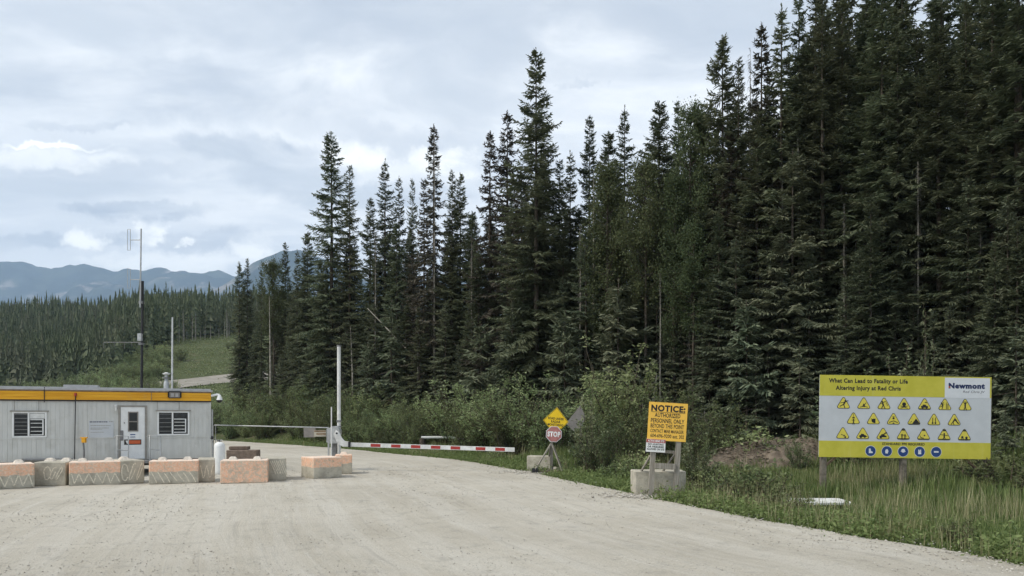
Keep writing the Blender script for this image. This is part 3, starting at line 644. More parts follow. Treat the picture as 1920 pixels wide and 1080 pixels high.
for px, by, top, Y, kd, wd_, lab in ((1110, 890, 708, 27.5, 'pale0', .75, 'young poplar with pale fluttering leaves right of the stop sign'), (1095, 890, 760, 28.5, 'pale0', 1., 'leafy poplar bush under the grey back of the second diamond sign'), (1130, 892, 770, 27.2, 'alder0', .8, 'dense dark bush at the foot of the young poplar'),
        (1312, 890, 775, 21.5, 'pale0', .9, 'leafy bush with pale leaves right behind the notice board'), (1305, 890, 800, 21.8, 'alder0', .65, 'dense dark bush right behind the notice board'), (1395, 900, 858, 19.5, 'low0', 1., 'low green bush in the ditch right of the notice board'),
        (1440, 940, 880, 18.5, 'low0', 1.2, 'low dark bush in the ditch before the white slab'), (1495, 955, 915, 16.6, 'low1', 1.1, 'small grey green bush left of the white slab'), (1800, 1020, 985, 12.4, 'low0', .9, 'small broad leafed plant at the road edge below the warning board'),
        (1045, 885, 850, 29.5, 'low1', 1.2, 'small bush just behind the tripod of the stop sign'), (1160, 900, 858, 25, 'low0', 1.2, 'low bush between the stop sign and the notice board'), (1200, 880, 838, 26, 'low1', 1.3, 'low pale bush left behind the concrete block of the notice board'),
        (930, 862, 838, 36, 'low1', 1.3, 'small bush in the grass under the barrier tip'), (1340, 900, 862, 21, 'low1', 1.1, 'small pale bush right of the concrete block')):
    shrub_px(kd, px, by, top, Y, lab, None, wd_, name='sapling' if 'young poplar' in lab else 'shrub')
for i in range(150):
    px = rt.uniform(20, 335); top = np.interp(px, [0, 100, 170, 230, 300, 335], [708, 702, 688, 672, 672, 692]) + rt.uniform(0, 40); Y = 172 - (top - 650) * .65 + rt.uniform(-4, 4); X = (px - 960) / F * Y; g_ = hz(X, Y)
    if -16 < float(sdist([X], [Y])[0][0]) < 2: continue
    H = CH + (HZ - top) / F * Y - g_
    place_shrub(rt.choice(['willow0', 'willow1', 'willow2', 'alder0']), X, Y, min(7.5, max(2.5, H)), 'green bush on the hillside slope above the trailer roof', 'bushes on the slope above the trailer roof', rt.uniform(.8, 1.1))
for i in range(16):
    px = 205 + i * 6.5; Y = rt.uniform(104, 112); X = (px - 960) / F * Y
    place_shrub(rt.choice(['willow0', 'willow1', 'alder0']), X, Y, CH + (HZ - rt.uniform(695, 712)) / F * Y - hz(X, Y), 'green bush hiding the near end of the hill road above the trailer roof', 'bushes before the hill road', .9)
# leafy trees
def leafy_tree(seed, H=14., R=1.8, base=.35, leaves=16000, size=.15):
    rg = np.random.default_rng(seed); tm = MB(); tm.tube([(0, 0, -.4), (.1, 0, H * .4), (-.1, .05, H * .75), (0, 0, H)], [.15, .11, .06, .01], 8); pts = []
    for i in range(110):
        zz = H * rg.uniform(base, .97); a = rg.uniform(0, 6.28); t = (zz / H - base) / (1 - base); l = R * (math.sin(math.pi * min(1, .2 + .8 * t)) * .8 + .25) * rg.uniform(.4, 1.1)
        q = np.array([0, 0, zz]); e = np.array([math.cos(a) * l, math.sin(a) * l, zz + l * rg.uniform(.2, .9)]); tm.tube([Vector(q), Vector(e)], [.03, .006], 4, cap=False)
        for _ in range(5): f = rg.uniform(.35, 1); c_ = q * (1 - f) + e * f; pts.append((c_, .10 + .22 * rg.random()))
    k = rg.integers(0, len(pts), leaves); P = np.array([p[0] for p in pts])[k] + rg.normal(0, 1, (leaves, 3)) * np.array([p[1] for p in pts])[k][:, None]
    V, Q = leaf_quads(P, rg, size); return np_mesh('crown', V, Q), tm.mesh('trunk')
LT = [leafy_tree(301), leafy_tree(302, R=2.2, base=.5)]
for c_, t_ in LT: c_.materials.append(M['leaf_aspen']); t_.materials.append(M['bark'])
for px, top, off, i_, wd_, lab in ((1295, 200, .6, 0, .75, 'pale green aspen among the dark spruces, its top on the skyline'), (1318, 205, 1.4, 1, .7, 'thin topped aspen beside the pale green one'), (1265, 330, -.2, 0, .8, 'lower green aspen crown left of the skyline aspens'),
                                  (1300, 420, -.6, 1, .9, 'bright green aspen crown halfway down the dark forest wall'), (512, 490, 0, 1, .9, 'leafy tree with a pale bare lower trunk at the left end of the forest'), (1140, 310, -.5, 0, 1., 'leafy green crown in the middle of the forest'), (1210, 300, -.2, 1, .8, 'small leafy crown between the middle spruces')):
    Y = fr(px) + off; X = (px - 960) / F * Y; g_ = hz(X, Y); H = CH + (HZ - top) / F * Y - g_
    e = empty('aspen_tree', (X, Y, g_), (0, 0, rt.uniform(0, 6)), (H / 14 * wd_ * .8, H / 14 * wd_ * .8, H / 14)); tag(e, lab, 'tree', 'leafy trees in the spruce forest'); obj('trunk', LT[i_][1], None, e); obj('crown', LT[i_][0], None, e)

# ---- the wooded hillside beyond (one mass of some thousands of small trees)
def far_forest():
    rg = np.random.default_rng(77); X, Y = [], []
    n = 10000; Yc = 172 + 350 * rg.random(n) ** 1.0; px = rg.uniform(-200, 640, n); Xc = (px - 960) / F * Yc
    lim = np.interp(px, [-200, 0, 100, 215, 325, 440, 640], [222, 218, 196, 174, 232, 262, 265]) + rg.uniform(-4, 4, n)
    k = (Yc > lim) & (vnoise(Xc, Yc, 9, 6) > -.42); Xc, Yc = Xc[k], Yc[k]; n = len(Xc); Z = height(Xc, Yc); H = (6.5 + 9.5 * rg.random(n) ** 1.3) * (.75 + .6 * (vnoise(Xc, Yc, 14, 3) + .5))
    V, T = [], []; o0 = 0; slim = rg.uniform(.75, 1.25, n)
    for sel, tiers, q_ in ((np.where(Yc < 330)[0], 13, 8), (np.where(Yc >= 330)[0], 7, 6)):
        X_, Y_, Z_, H_, m_ = Xc[sel], Yc[sel], Z[sel], H[sel], len(sel)
        for k_ in range(tiers):
            t0_ = np.clip(.10 + .87 * k_ / tiers + rg.uniform(-.02, .02, m_), 0, .985); top = Z_ + H_ * np.minimum(1.0, t0_ + 1.35 / tiers); rr = (.08 + .135 * H_ * (1 - t0_) ** .95) * slim[sel] * rg.uniform(.7, 1.15, m_)
            ap = np.stack([X_ + rg.normal(0, .05, m_), Y_, top], -1)[:, None]; ang = rg.uniform(0, 6.28, m_)[:, None] + np.arange(q_)[None] * 2 * np.pi / q_
            rj = rr[:, None] * np.where(np.arange(q_) % 2, 1.0, .42)[None] * rg.uniform(.6, 1.25, (m_, q_)); rim = np.stack([X_[:, None] + np.cos(ang) * rj, Y_[:, None] + np.sin(ang) * rj, (Z_ + H_ * t0_)[:, None] - rj * .3 + rg.normal(0, .12, (m_, q_))], -1)
            V.append(np.concatenate([ap, rim], 1).reshape(-1, 3)); b_ = (np.arange(m_) * (q_ + 1))[:, None] + o0
            for i2 in range(q_): T.append(np.concatenate([b_, b_ + 1 + i2, b_ + 1 + (i2 + 1) % q_], 1))
            o0 += m_ * (q_ + 1)
    V = np.concatenate(V); T = np.concatenate(T); mi = np.zeros(len(T), int)
    # trunks
    w_ = .10; tv = np.stack([np.stack([Xc - w_, Yc, Z - .5], -1), np.stack([Xc + w_, Yc, Z - .5], -1), np.stack([Xc, Yc - .05, Z + H * .72], -1), np.stack([Xc, Yc - w_, Z - .5], -1), np.stack([Xc, Yc + w_, Z - .5], -1)], 1).reshape(-1, 3)
    o = np.arange(n)[:, None] * 5 + len(V); T2 = np.concatenate([o + [0, 1, 2], o + [3, 4, 2]], 0)
    mi = np.r_[mi, np.where(rg.random(len(T2)) < .12, 1, 2)]
    me = np_mesh('hillside_forest', np.r_[V, tv], np.r_[T, T2], mi)
    return obj('hillside_forest', me, [M['needles_far'], M['bark_pale'], M['bark']])
M['needles_far'] = leafmat('hillside_needles', (0.058, 0.079, 0.038), (0.137, 0.164, 0.084), (0.127, 0.132, 0.083), 0, .2, .02)
tag(far_forest(), 'mass of small spruces covering the hillside below the blue mountains', 'forest', kind='stuff')
for i in range(24):
    px = 318 + i * 5 + rt.uniform(-4, 4); Y = 229 + (px - 330) * .2; X = (px - 960) / F * Y; g_ = hz(X, Y); H = CH + (HZ - rt.uniform(580, 625)) / F * Y - g_
    place_tree(rt.choice([0, 1]), X, Y, H, 'thin pale dead tree on the edge of the hillside wood above the green bank', 'dead trees on the hillside edge', 1.7)
# shrubs on the slope behind the trailer
for i in range(190):
    px = rt.uniform(-20, 445); base_y = rt.uniform(np.interp(px, [0, 130, 200, 300, 360, 445], [716, 706, 662, 655, 662, 645]), 734)
    Y = float(np.interp(HZ - base_y, [40, 57, 82, 125, 150], [112, 138, 165, 193, 235])); X = (px - 960) / F * Y
    s_ = float(sdist([X], [Y])[0][0])
    if -17 < s_ < 2 or (px > 300 and base_y > 690): continue
    if px > 345 and Y > 168 and Y < 205: continue
    place_shrub(rt.choice(['willow0', 'willow1', 'alder0', 'willow2']), X, Y, rt.uniform(2.2, 5.0), 'green bush on the hillside slope above the trailer roof', 'bushes on the slope above the trailer roof', rt.uniform(1., 1.4))

# low scrub on the far slope, too small and dense to count
def slope_scrub(seed, n):
    rg = np.random.default_rng(seed); Y = rg.uniform(95, 262, n); px = rg.uniform(-60, 560, n); X = (px - 960) / F * Y; s_ = sdist(X, Y)[0]
    k = ((px > 335) | (rg.random(n) < .3)) & ((s_ < -16.5) | (s_ > 1.2)) & (vnoise(X, Y, 5, 3) + rg.uniform(-.3, .3, n) > -.12); X, Y = X[k], Y[k]
    cl_ = vnoise(X, Y, 3, 8) + .5; P = np.stack([X, Y, height(X, Y) + np.abs(rg.normal(0, .35, len(X))) * (.4 + 1.8 * cl_ ** 2)], -1); V, Q = leaf_quads(P, rg, .42, .5)
    return obj('slope_scrub', np_mesh('slope_scrub', V, Q), M['leaf_willow'])
tag(slope_scrub(46, 90000), 'low green scrub covering the slope below the hillside wood', 'scrub', kind='stuff')

# ------------------------------------------------------------------ grass and weeds
def grass(name, n, sfun, mat, hr, seed, wid=.011, clump=.12, yr=(9.5, 62), smax=13.5, bend=.35, dens=None):
    rg = np.random.default_rng(seed); q = EDS[(EDS[:, 1] > yr[0] - 6) & (EDS[:, 1] < yr[1] + 14)]
    nc = n // 7; Yc = yr[0] + (yr[1] - yr[0]) * rg.random(nc) ** 1.35; ex = np.interp(Yc, q[:, 1], q[:, 0]); Xc = ex + smax * 1.5 * rg.random(nc)
    s_ = sdist(Xc, Yc)[0]; k = (s_ > .05) & (s_ < smax) & (Xc < .78 * Yc) & sfun(s_, Xc, Yc, rg); Xc, Yc, s_ = Xc[k], Yc[k], s_[k]
    X = np.repeat(Xc, 7) + rg.normal(0, clump, len(Xc) * 7); Y = np.repeat(Yc, 7) + rg.normal(0, clump, len(Xc) * 7); s_ = sdist(X, Y)[0]; k = (s_ > .0) & ~((np.abs(X - 8.0) < .85) & (Y > 17.9) & (Y < 20.2)); X, Y, s_ = X[k], Y[k], s_[k]; m = len(X)
    Z = height(X, Y, s_); hh = hr(s_, X, Y, rg) * rg.uniform(.55, 1.2, m); a = rg.uniform(0, 6.28, m); b = rg.uniform(.1, 1., m) * bend * hh
    d = np.stack([np.cos(a), np.sin(a), a * 0], -1); pn = np.stack([-np.sin(a), np.cos(a), a * 0], -1); w_ = (wid * rg.uniform(.7, 1.5, m) * (1 + Y / 45))[:, None]
    P = np.stack([X, Y, Z - .02], -1); up = np.array([0, 0, 1.]); h1 = hh[:, None]; b1 = b[:, None]
    V = np.stack([P - pn * w_, P + pn * w_, P + up * h1 * .55 + d * b1 * .3 + pn * w_ * .8, P + up * h1 * .55 + d * b1 * .3 - pn * w_ * .8, P + up * h1 * .97 + d * b1 + pn * w_ * .12, P + up * h1 * .97 + d * b1 - pn * w_ * .12], 1).reshape(-1, 3)
    o = np.arange(m)[:, None] * 6; Q = np.concatenate([o + [0, 1, 2, 3], o + [3, 2, 4, 5]], 0)
    return obj(name, np_mesh(name, V, Q), mat)
M['grass'] = leafmat('meadow_grass', (.095, .145, .045), (.25, .31, .115), (.27, .29, .13), 0, .45, .55)
M['straw'] = leafmat('seed_stalks', (0.260, 0.247, 0.130), (0.429, 0.403, 0.234), None, 0, .3)
M['weed'] = leafmat('roadside_weeds', (.115, .170, .052), (.26, .32, .125), (.16, .20, .075), 0, .4, 2.)
tag(grass('tall_grass', 310000, lambda s_, X, Y, rg: rg.random(len(s_)) < .45 + .9 * (vnoise(X, Y, 2.2, 21) + .35), M['grass'],
          lambda s_, X, Y, rg: (.12 + .40 * sst(.2, 2.6, s_)) * (.55 + 1.1 * (vnoise(X, Y, 1.5, 5) + .4)), 31), 'tall green grass filling the verge and ditch along the road', 'grass', kind='stuff')
tag(grass('dry_stalks', 50000, lambda s_, X, Y, rg: (vnoise(X, Y, 3.2, 25) + rg.uniform(-.25, .25, len(s_)) > .05), M['straw'],
          lambda s_, X, Y, rg: .45 + .45 * sst(.3, 3, s_), 33, wid=.004, clump=.2), 'pale seed stalks standing in the green verge', 'grass', kind='stuff')
def weeds(seed, n):
    rg = np.random.default_rng(seed); q = EDS[(EDS[:, 1] > 6) & (EDS[:, 1] < 75)]; nc = n // 22; Yc = 9.3 + 55 * rg.random(nc) ** 1.6; Xc = np.interp(Yc, q[:, 1], q[:, 0]) + rg.gamma(1.6, .42, nc) * 1.25
    s_ = sdist(Xc, Yc)[0]; k = (s_ > .02) & (vnoise(Xc, Yc, .8, 12) + rg.uniform(-.3, .3, nc) > -.2); Xc, Yc = Xc[k], Yc[k]
    r = rg.uniform(.08, .22, len(Xc)); X = np.repeat(Xc, 22); Y = np.repeat(Yc, 22); rr = np.repeat(r, 22); m = len(X)
    P = np.stack([X + rg.normal(0, 1, m) * rr, Y + rg.normal(0, 1, m) * rr, height(X, Y) + np.abs(rg.normal(0, 1, m)) * rr * .9 + .01], -1)
    V, Q = leaf_quads(P, rg, .085, .5); return obj('roadside_weeds', np_mesh('roadside_weeds', V, Q), M['weed'])
tag(weeds(44, 70000), 'low broad leafed weeds lining the gravel edge', 'weeds', kind='stuff')
def forest_floor(seed, n):
    rg = np.random.default_rng(seed); px = rg.uniform(430, 2100, n); Y = np.interp(px, *FRONT) + rg.uniform(-6, 4, n); X = (px - 960) / F * Y
    k = ~((px > 1290) & (px < 1545) & (rg.random(n) < .8)); X, Y = X[k], Y[k]
    P = np.stack([X, Y, height(X, Y) + np.abs(rg.normal(0, .28, len(X)))], -1); V, Q = leaf_quads(P, rg, .16, .5); return obj('undergrowth', np_mesh('undergrowth', V, Q), M['leaf_dark'])
tag(forest_floor(45, 45000), 'leafy undergrowth along the foot of the forest', 'undergrowth', kind='stuff')
# earth bank on the forest edge
M['earth'] = principled('bare_brown_earth', (.165, .135, .105), .95, .1, var=.35, vscale=3, bump=1., bscale=7)
def berm():
    px = np.linspace(1290, 1560, 90); T = np.linspace(0, 1, 34); PX, TT = np.meshgrid(px, T); Y = 27.3 + 5.2 * TT; X = (PX - 960) / F * Y
    g_ = height(X, Y); env_ = np.sin(np.clip((PX - 1290) / 270, 0, 1) * np.pi) ** .5; Z = g_ + env_ * 1.15 * np.sin(np.clip(TT, 0, 1) * np.pi) ** .8 * (1 + vnoise(X, Y, 1.3, 2) * .4 + vnoise(X, Y, .4, 3) * .25 + vnoise(X, Y, .15, 4) * .2) - .12
    i = np.arange(PX.size).reshape(PX.shape); Q = np.stack([i[:-1, :-1], i[:-1, 1:], i[1:, 1:], i[1:, :-1]], -1).reshape(-1, 4)
    return obj('dirt_bank', np_mesh('dirt_bank', np.stack([X, Y, Z], -1).reshape(-1, 3), Q, smooth=True), M['earth'])
tag(berm(), kind='structure')
rg = np.random.default_rng(8); n = 900; px = rg.uniform(1300, 1550, n); yb = rg.uniform(27.4, 30.5, n); xb = (px - 960) / F * yb
tag(rock_cloud('earth_clods', np.c_[xb, yb, height(xb, yb) + 1.15 * np.sin((yb - 27.3) / 5.2 * np.pi) * np.sin((px - 1290) / 270 * np.pi) ** .5 - .03], rg.uniform(.02, .07, n), M['earth'], 3), 'brown clods and roots on the dirt bank', 'earth', kind='stuff')
n = 700; xs_ = rg.normal(3.9, .8, n); ys_ = rg.normal(20.0, .35, n)
tag(rock_cloud('rubble', np.c_[xs_, ys_, .03 + np.zeros(n)], rg.uniform(.012, .05, n), M['stone'], 4), 'small rubble pushed against the foot of the notice board block', 'rubble', kind='stuff')
n = 500; xs_ = rg.normal(1.1, .9, n); ys_ = rg.normal(28.6, .5, n)
tag(rock_cloud('rubble', np.c_[xs_, ys_, .03 + np.zeros(n)], rg.uniform(.012, .05, n), M['stone'], 5), 'small rubble round the foot of the stop sign stand', 'rubble', kind='stuff')
# ------------------------------------------------------------------ materials of built things
def fn_concrete(band=None, soft=.012, full=False, tone=(.45, .42, .345)):
    def fn(t, oc, P, geo, bs):
        n = t.noise(oc, 3.2, 6, .65); n2_ = t.noise(oc, 22, 5, .7); X, Y_, Z_ = t.sep(oc)
        q = t.mix(t.ramp(n, .3, .7), tuple(c_ * .78 for c_ in tone), tuple(c_ * 1.2 for c_ in tone))
        q = t.mix(t.math('MULTIPLY', t.ramp(n2_, .55, .7), .5), q, (.17, .16, .135))
        q = t.mix(t.math('MULTIPLY', t.ramp(t.math('ADD', Z_, t.math('MULTIPLY', n, .25)), .30, .08), .35), q, (.20, .18, .14))
        if band is not None:
            edge = t.math('ADD', Z_, t.math('MULTIPLY', t.math('SUBTRACT', t.noise(oc, 4, 4, .6), .5), .14))
            f = t.math('MULTIPLY', t.ramp(edge, band - soft, band + soft), t.ramp(t.noise(oc, 9, 6, .7), .62 if full else .68, .40 if full else .45, .25, 1))
            q = t.mix(t.math('MULTIPLY', f, .92), q, t.mix(t.ramp(n2_, .4, .65), (.84, .46, .29), (.84, .62, .47)))
            q = t.mix(t.math('MULTIPLY', t.ramp(Z_, .70, .745), .65), q, (.80, .70, .60))
        return q
    return fn
M['concrete'] = principled('weathered_concrete', (.3, .3, .25), .92, .2, fn=fn_concrete(), bump=.6, bscale=30)
M['concrete_orange'] = principled('concrete_with_orange_paint_band', (.3, .3, .25), .9, .2, fn=fn_concrete(.40), bump=.6, bscale=30)
M['concrete_full'] = principled('concrete_painted_orange', (.3, .3, .25), .9, .2, fn=fn_concrete(.02, full=True), bump=.6, bscale=30)
M['stud_paint'] = principled('cream_paint_on_concrete', (.66, .60, .52), .9, .2, var=.2, vscale=12, bump=.4, bscale=30)
M['spray'] = principled('cream_spray_paint', (.68, .63, .52), .9, .1, var=.25, vscale=25)
def fn_siding(t, oc, P, geo, bs):
    X, Y_, Z_ = t.sep(oc); n = t.noise(t.comb(t.math('MULTIPLY', X, 5.), 0.0, t.math('MULTIPLY', Z_, .8)), 1., 6, .6); n2_ = t.noise(oc, 1.6, 5, .6)
    q = t.mix(t.ramp(n, .35, .7), (.55, .555, .53), (.62, .625, .60)); q = t.mix(t.math('MULTIPLY', t.ramp(n2_, .5, .7), .5), q, (.43, .425, .385)); q = t.mix(t.math('MULTIPLY', t.ramp(t.noise(t.comb(t.math('MULTIPLY', X, 9.), 0., t.math('MULTIPLY', Z_, .6)), 1., 7, .7), .62, .72), .55), q, (.33, .30, .24))
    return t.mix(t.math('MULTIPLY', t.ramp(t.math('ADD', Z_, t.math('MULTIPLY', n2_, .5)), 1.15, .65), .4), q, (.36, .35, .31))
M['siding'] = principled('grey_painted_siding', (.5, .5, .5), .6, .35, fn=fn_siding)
M['trim'] = principled('grey_brown_trim', (.30, .285, .255), .7, .3)
def fn_yel(t, oc, P, geo, bs):
    X, Y_, Z_ = t.sep(oc); n = t.noise(t.comb(t.math('MULTIPLY', X, .7), 0., t.math('MULTIPLY', Z_, 14.)), 1., 6, .6)
    q = t.mix(t.ramp(n, .35, .7), (.68, .32, .012), (.82, .43, .025)); return t.mix(t.math('MULTIPLY', t.ramp(t.noise(oc, 3, 6), .58, .72), .35), q, (.50, .33, .12))
M['fascia'] = principled('amber_painted_fascia', (.7, .4, .03), .55, .35, fn=fn_yel)
M['roof'] = principled('grey_metal_roof', (.42, .42, .42), .5, .4, var=.1)
M['white'] = principled('white_paint', (.78, .79, .78), .5, .4, var=.05)
M['dirty_white'] = principled('dirty_white_paint', (.66, .665, .65), .6, .3, var=.14, vscale=4)
M['steel'] = principled('galvanised_steel', (.42, .43, .43), .45, .5, metal=.35, var=.15, vscale=8)
M['steel_dark'] = principled('dull_grey_steel', (.20, .20, .20), .6, .4, metal=.3, var=.2)
M['black'] = principled('black_plastic', (.02, .02, .022), .5, .4, var=.1)
M['red'] = principled('dark_red_reflector', (.36, .035, .03), .45, .4, var=.1)
M['glass'] = principled('dark_window_glass', (.018, .020, .022), .12, .5, var=.2)
M['blind'] = principled('grey_blind', (.20, .20, .195), .7, .2)
def fn_wood(t, oc, P, geo, bs):
    X, Y_, Z_ = t.sep(oc); n = t.noise(t.comb(t.math('MULTIPLY', X, 22.), t.math('MULTIPLY', Y_, 22.), t.math('MULTIPLY', Z_, 1.6)), 1., 5, .6)
    return t.mix(t.ramp(n, .3, .7), (.20, .18, .15), (.36, .335, .29))
M['wood'] = principled('weathered_grey_timber', (.3, .28, .25), .9, .2, fn=fn_wood, bump=.3, bscale=40)
M['post_wood'] = principled('dark_weathered_timber', (.17, .15, .12), .9, .2, var=.35, vscale=7, bump=.3, bscale=30)
M['wood_brown'] = principled('brown_timber', (.24, .17, .11), .9, .2, var=.3, vscale=8)
M['notice_yellow'] = principled('amber_sign_face', (.88, .53, .085), .5, .35, var=.04, vscale=3)
def fn_lime(t, oc, P, geo, bs):
    n = t.noise(oc, 2.2, 5, .6); X, Y_, Z_ = t.sep(oc)
    q = t.mix(t.ramp(n, .3, .7), (.50, .46, .045), (.58, .53, .07))
    return t.mix(t.math('MULTIPLY', t.ramp(t.noise(t.comb(t.math('MULTIPLY', X, 6.), 0., t.math('MULTIPLY', Z_, .5)), 1., 4), .6, .75), .3), q, (.62, .60, .25))
M['lime'] = principled('mustard_yellow_print', (.55, .5, .05), .55, .35, fn=fn_lime)
M['panel_white'] = principled('grey_white_board_face', (.55, .575, .60), .5, .35, var=.05, vscale=2)
M['logo_white'] = principled('white_print', (.66, .68, .71), .5, .35, var=.03)
M['tri_yellow'] = principled('yellow_print', (.68, .58, .09), .55, .3, var=.04)
M['ink'] = principled('black_print', (.022, .022, .024), .6, .3, var=.1)
M['navy'] = principled('navy_print', (.018, .030, .095), .55, .3, var=.1)
M['badge_blue'] = principled('blue_print', (.022, .06, .20), .55, .3, var=.1)
M['grey_ink'] = principled('grey_print', (.10, .10, .12), .6, .3, var=.1)
M['diamond_yellow'] = principled('warning_yellow_face', (.86, .58, .015), .45, .4, var=.03)
M['stop_red'] = principled('faded_stop_red', (.43, .18, .17), .5, .35, var=.2, vscale=7)
M['sign_back'] = principled('bare_aluminium_back', (.26, .24, .22), .6, .4, metal=.2, var=.12)
M['orange_ink'] = principled('orange_red_print', (.60, .13, .05), .55, .3, var=.1)

def text(body, w_, h_, cx, cz, y, mat, parent, name='lettering', bold=.0, thick=.002, shear=0.):
    cu_ = bpy.data.curves.new('lettering', 'FONT'); cu_.body = body; cu_.offset = bold * 1.7 + .006; cu_.shear = shear; cu_.resolution_u = 3; cu_.space_character = 1.03 + bold * 3
    tmp = bpy.data.objects.new('lettering_source', cu_); COL.objects.link(tmp); dg = bpy.context.evaluated_depsgraph_get()
    me = bpy.data.meshes.new_from_object(tmp.evaluated_get(dg)); bpy.data.objects.remove(tmp); bpy.data.curves.remove(cu_)
    n = len(me.vertices); co = np.empty(n * 3, np.float32); me.vertices.foreach_get('co', co); co = co.reshape(-1, 3)
    lo, hi = co.min(0), co.max(0); X = (co[:, 0] - lo[0]) / (hi[0] - lo[0]) - .5; Z = (co[:, 1] - lo[1]) / (hi[1] - lo[1]) - .5
    out = np.stack([cx + X * w_, np.full(n, y, np.float32), cz + Z * h_], -1).astype(np.float32); me.vertices.foreach_set('co', out.ravel()); me.name = name; me.update(); me.materials.clear()
    return obj(name, me, mat, parent)

# ------------------------------------------------------------------ guard trailer
TR = empty('site_office_trailer', (-11.85, 29.0, 0), (0, 0, R_(25)))
tag(TR, 'long grey portable office trailer with an amber band under its flat roof', 'trailer')
ca, sa = math.cos(R_(25)), math.sin(R_(25))
def W(px, py, off=0.):
    """photo pixel -> trailer wall coordinates (x along the wall, negative to the left; z up), off = metres in front of the wall"""
    ox, oy = -11.85 + off * sa, 29.0 - off * ca; k = (px - 960) / F
    s_ = (ox - k * oy) / (k * sa - ca) * -1          # point = (ox - s ca, oy - s sa)
    s_ = (ox - k * oy) / (ca - k * sa); Yp = oy - s_ * sa
    return -s_, CH + (HZ - py) / F * Yp
LEN = 12.0; z0, zb, z1, z2 = .55, 1.38, 2.76, 3.10
# siding boards as real grooved relief: one part for the upper and one for the lower course
def siding(za, zb_, holes, name='siding_panel'):
    m = MB(); xs_ = sorted(set([round(q, 4) for q in np.arange(-LEN, -.001, .145)] + [round(q, 4) for h_ in holes for q in h_[:2]] + [0.]))
    for xa, xb in zip(xs_[:-1], xs_[1:]):
        if xb - xa < .012: continue
        segs = [(za, zb_)]
        for (hx0, hx1, hz0, hz1) in holes:
            ns = []
            for (a, b) in segs:
                if xb > hx0 + .01 and xa < hx1 - .01:
                    if hz0 > a: ns.append((a, min(b, hz0)))
                    if hz1 < b: ns.append((max(a, hz1), b))
                else: ns.append((a, b))
            segs = ns
        for a, b in segs:
            if b - a > .01: m.box(xa + .002, xb - .002, -.012 - .003 * ((int(xa * 50)) % 2), 0, a, b)
    return m.build(name, M['siding'], TR)
def rect(p0, p1): a, b = W(*p0), W(*p1); return a[0], b[0], b[1], a[1]    # x0, x1, z0, z1
win_l = rect((23, 772), (88, 820)); win_r = rect((295, 771), (355, 816)); door = rect((226, 763), (272, 868)); door = (door[0], door[1], .58, door[3])
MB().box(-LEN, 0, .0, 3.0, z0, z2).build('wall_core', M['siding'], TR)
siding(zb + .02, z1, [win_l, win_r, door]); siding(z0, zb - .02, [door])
MB().box(-LEN, door[0] - .03, -.034, -.0005, zb - .025, zb + .025).box(door[1] + .03, 0, -.034, -.0005, zb - .025, zb + .025).build('belt_trim', M['siding'], TR)
for xa in (W(27, 760)[0], W(73, 760)[0], W(295, 760)[0], W(336, 760)[0]): MB().box(xa - .008, xa + .008, -.031, -.0225, win_l[3] + .03, z1 - .002).build('seam_strip', M['trim'], TR)
MB().box(-.02, .04, -.05, .05, z0, z1).build('corner_trim', M['siding'], TR)
MB().box(.0405, .05, .06, 2.95, z0, z1).build('end_siding', M['siding'], TR)
# fascia of two lapped amber boards per section with a dark drip line
seams = [-LEN, W(84, 745)[0], W(284, 745)[0], .05]
for a, b in zip(seams[:-1], seams[1:]):
    m = MB()
    for q in range(3): m.box(a + .006, b - .006, -.075 - .006 * (2 - q), 0, z1 + .02 + q * .102, z1 + .018 + (q + 1) * .102)
    m.build('fascia_board', M['fascia'], TR, bevel=.006)
MB().box(-LEN, .055, -.07, .0, z1 - .03, z1 + .018).build('drip_edge', M['black'], TR)
MB().box(-LEN, .06, -.082, .0, z2 - .012, z2 + .03).build('flashing_strip', M['wood_brown'], TR)
MB().box(-LEN - .05, .11, -.11, 3.08, z2 + .031, z2 + .10).build('roof_edge', M['roof'], TR, bevel=.01)
MB().box(-LEN, .03, .0, 3.0, z2 + .101, z2 + .15).build('roof', M['roof'], TR)
MB().bar((seams[1], -.10, z2 + .13), (seams[1], -.10, z1 - .08), .025, .02).build('fascia_clamp', M['black'], TR)
MB().bar((seams[2], -.10, z2 - .0), (seams[2], -.10, z1 - .06), .012, .012).build('fascia_clamp', M['steel_dark'], TR)
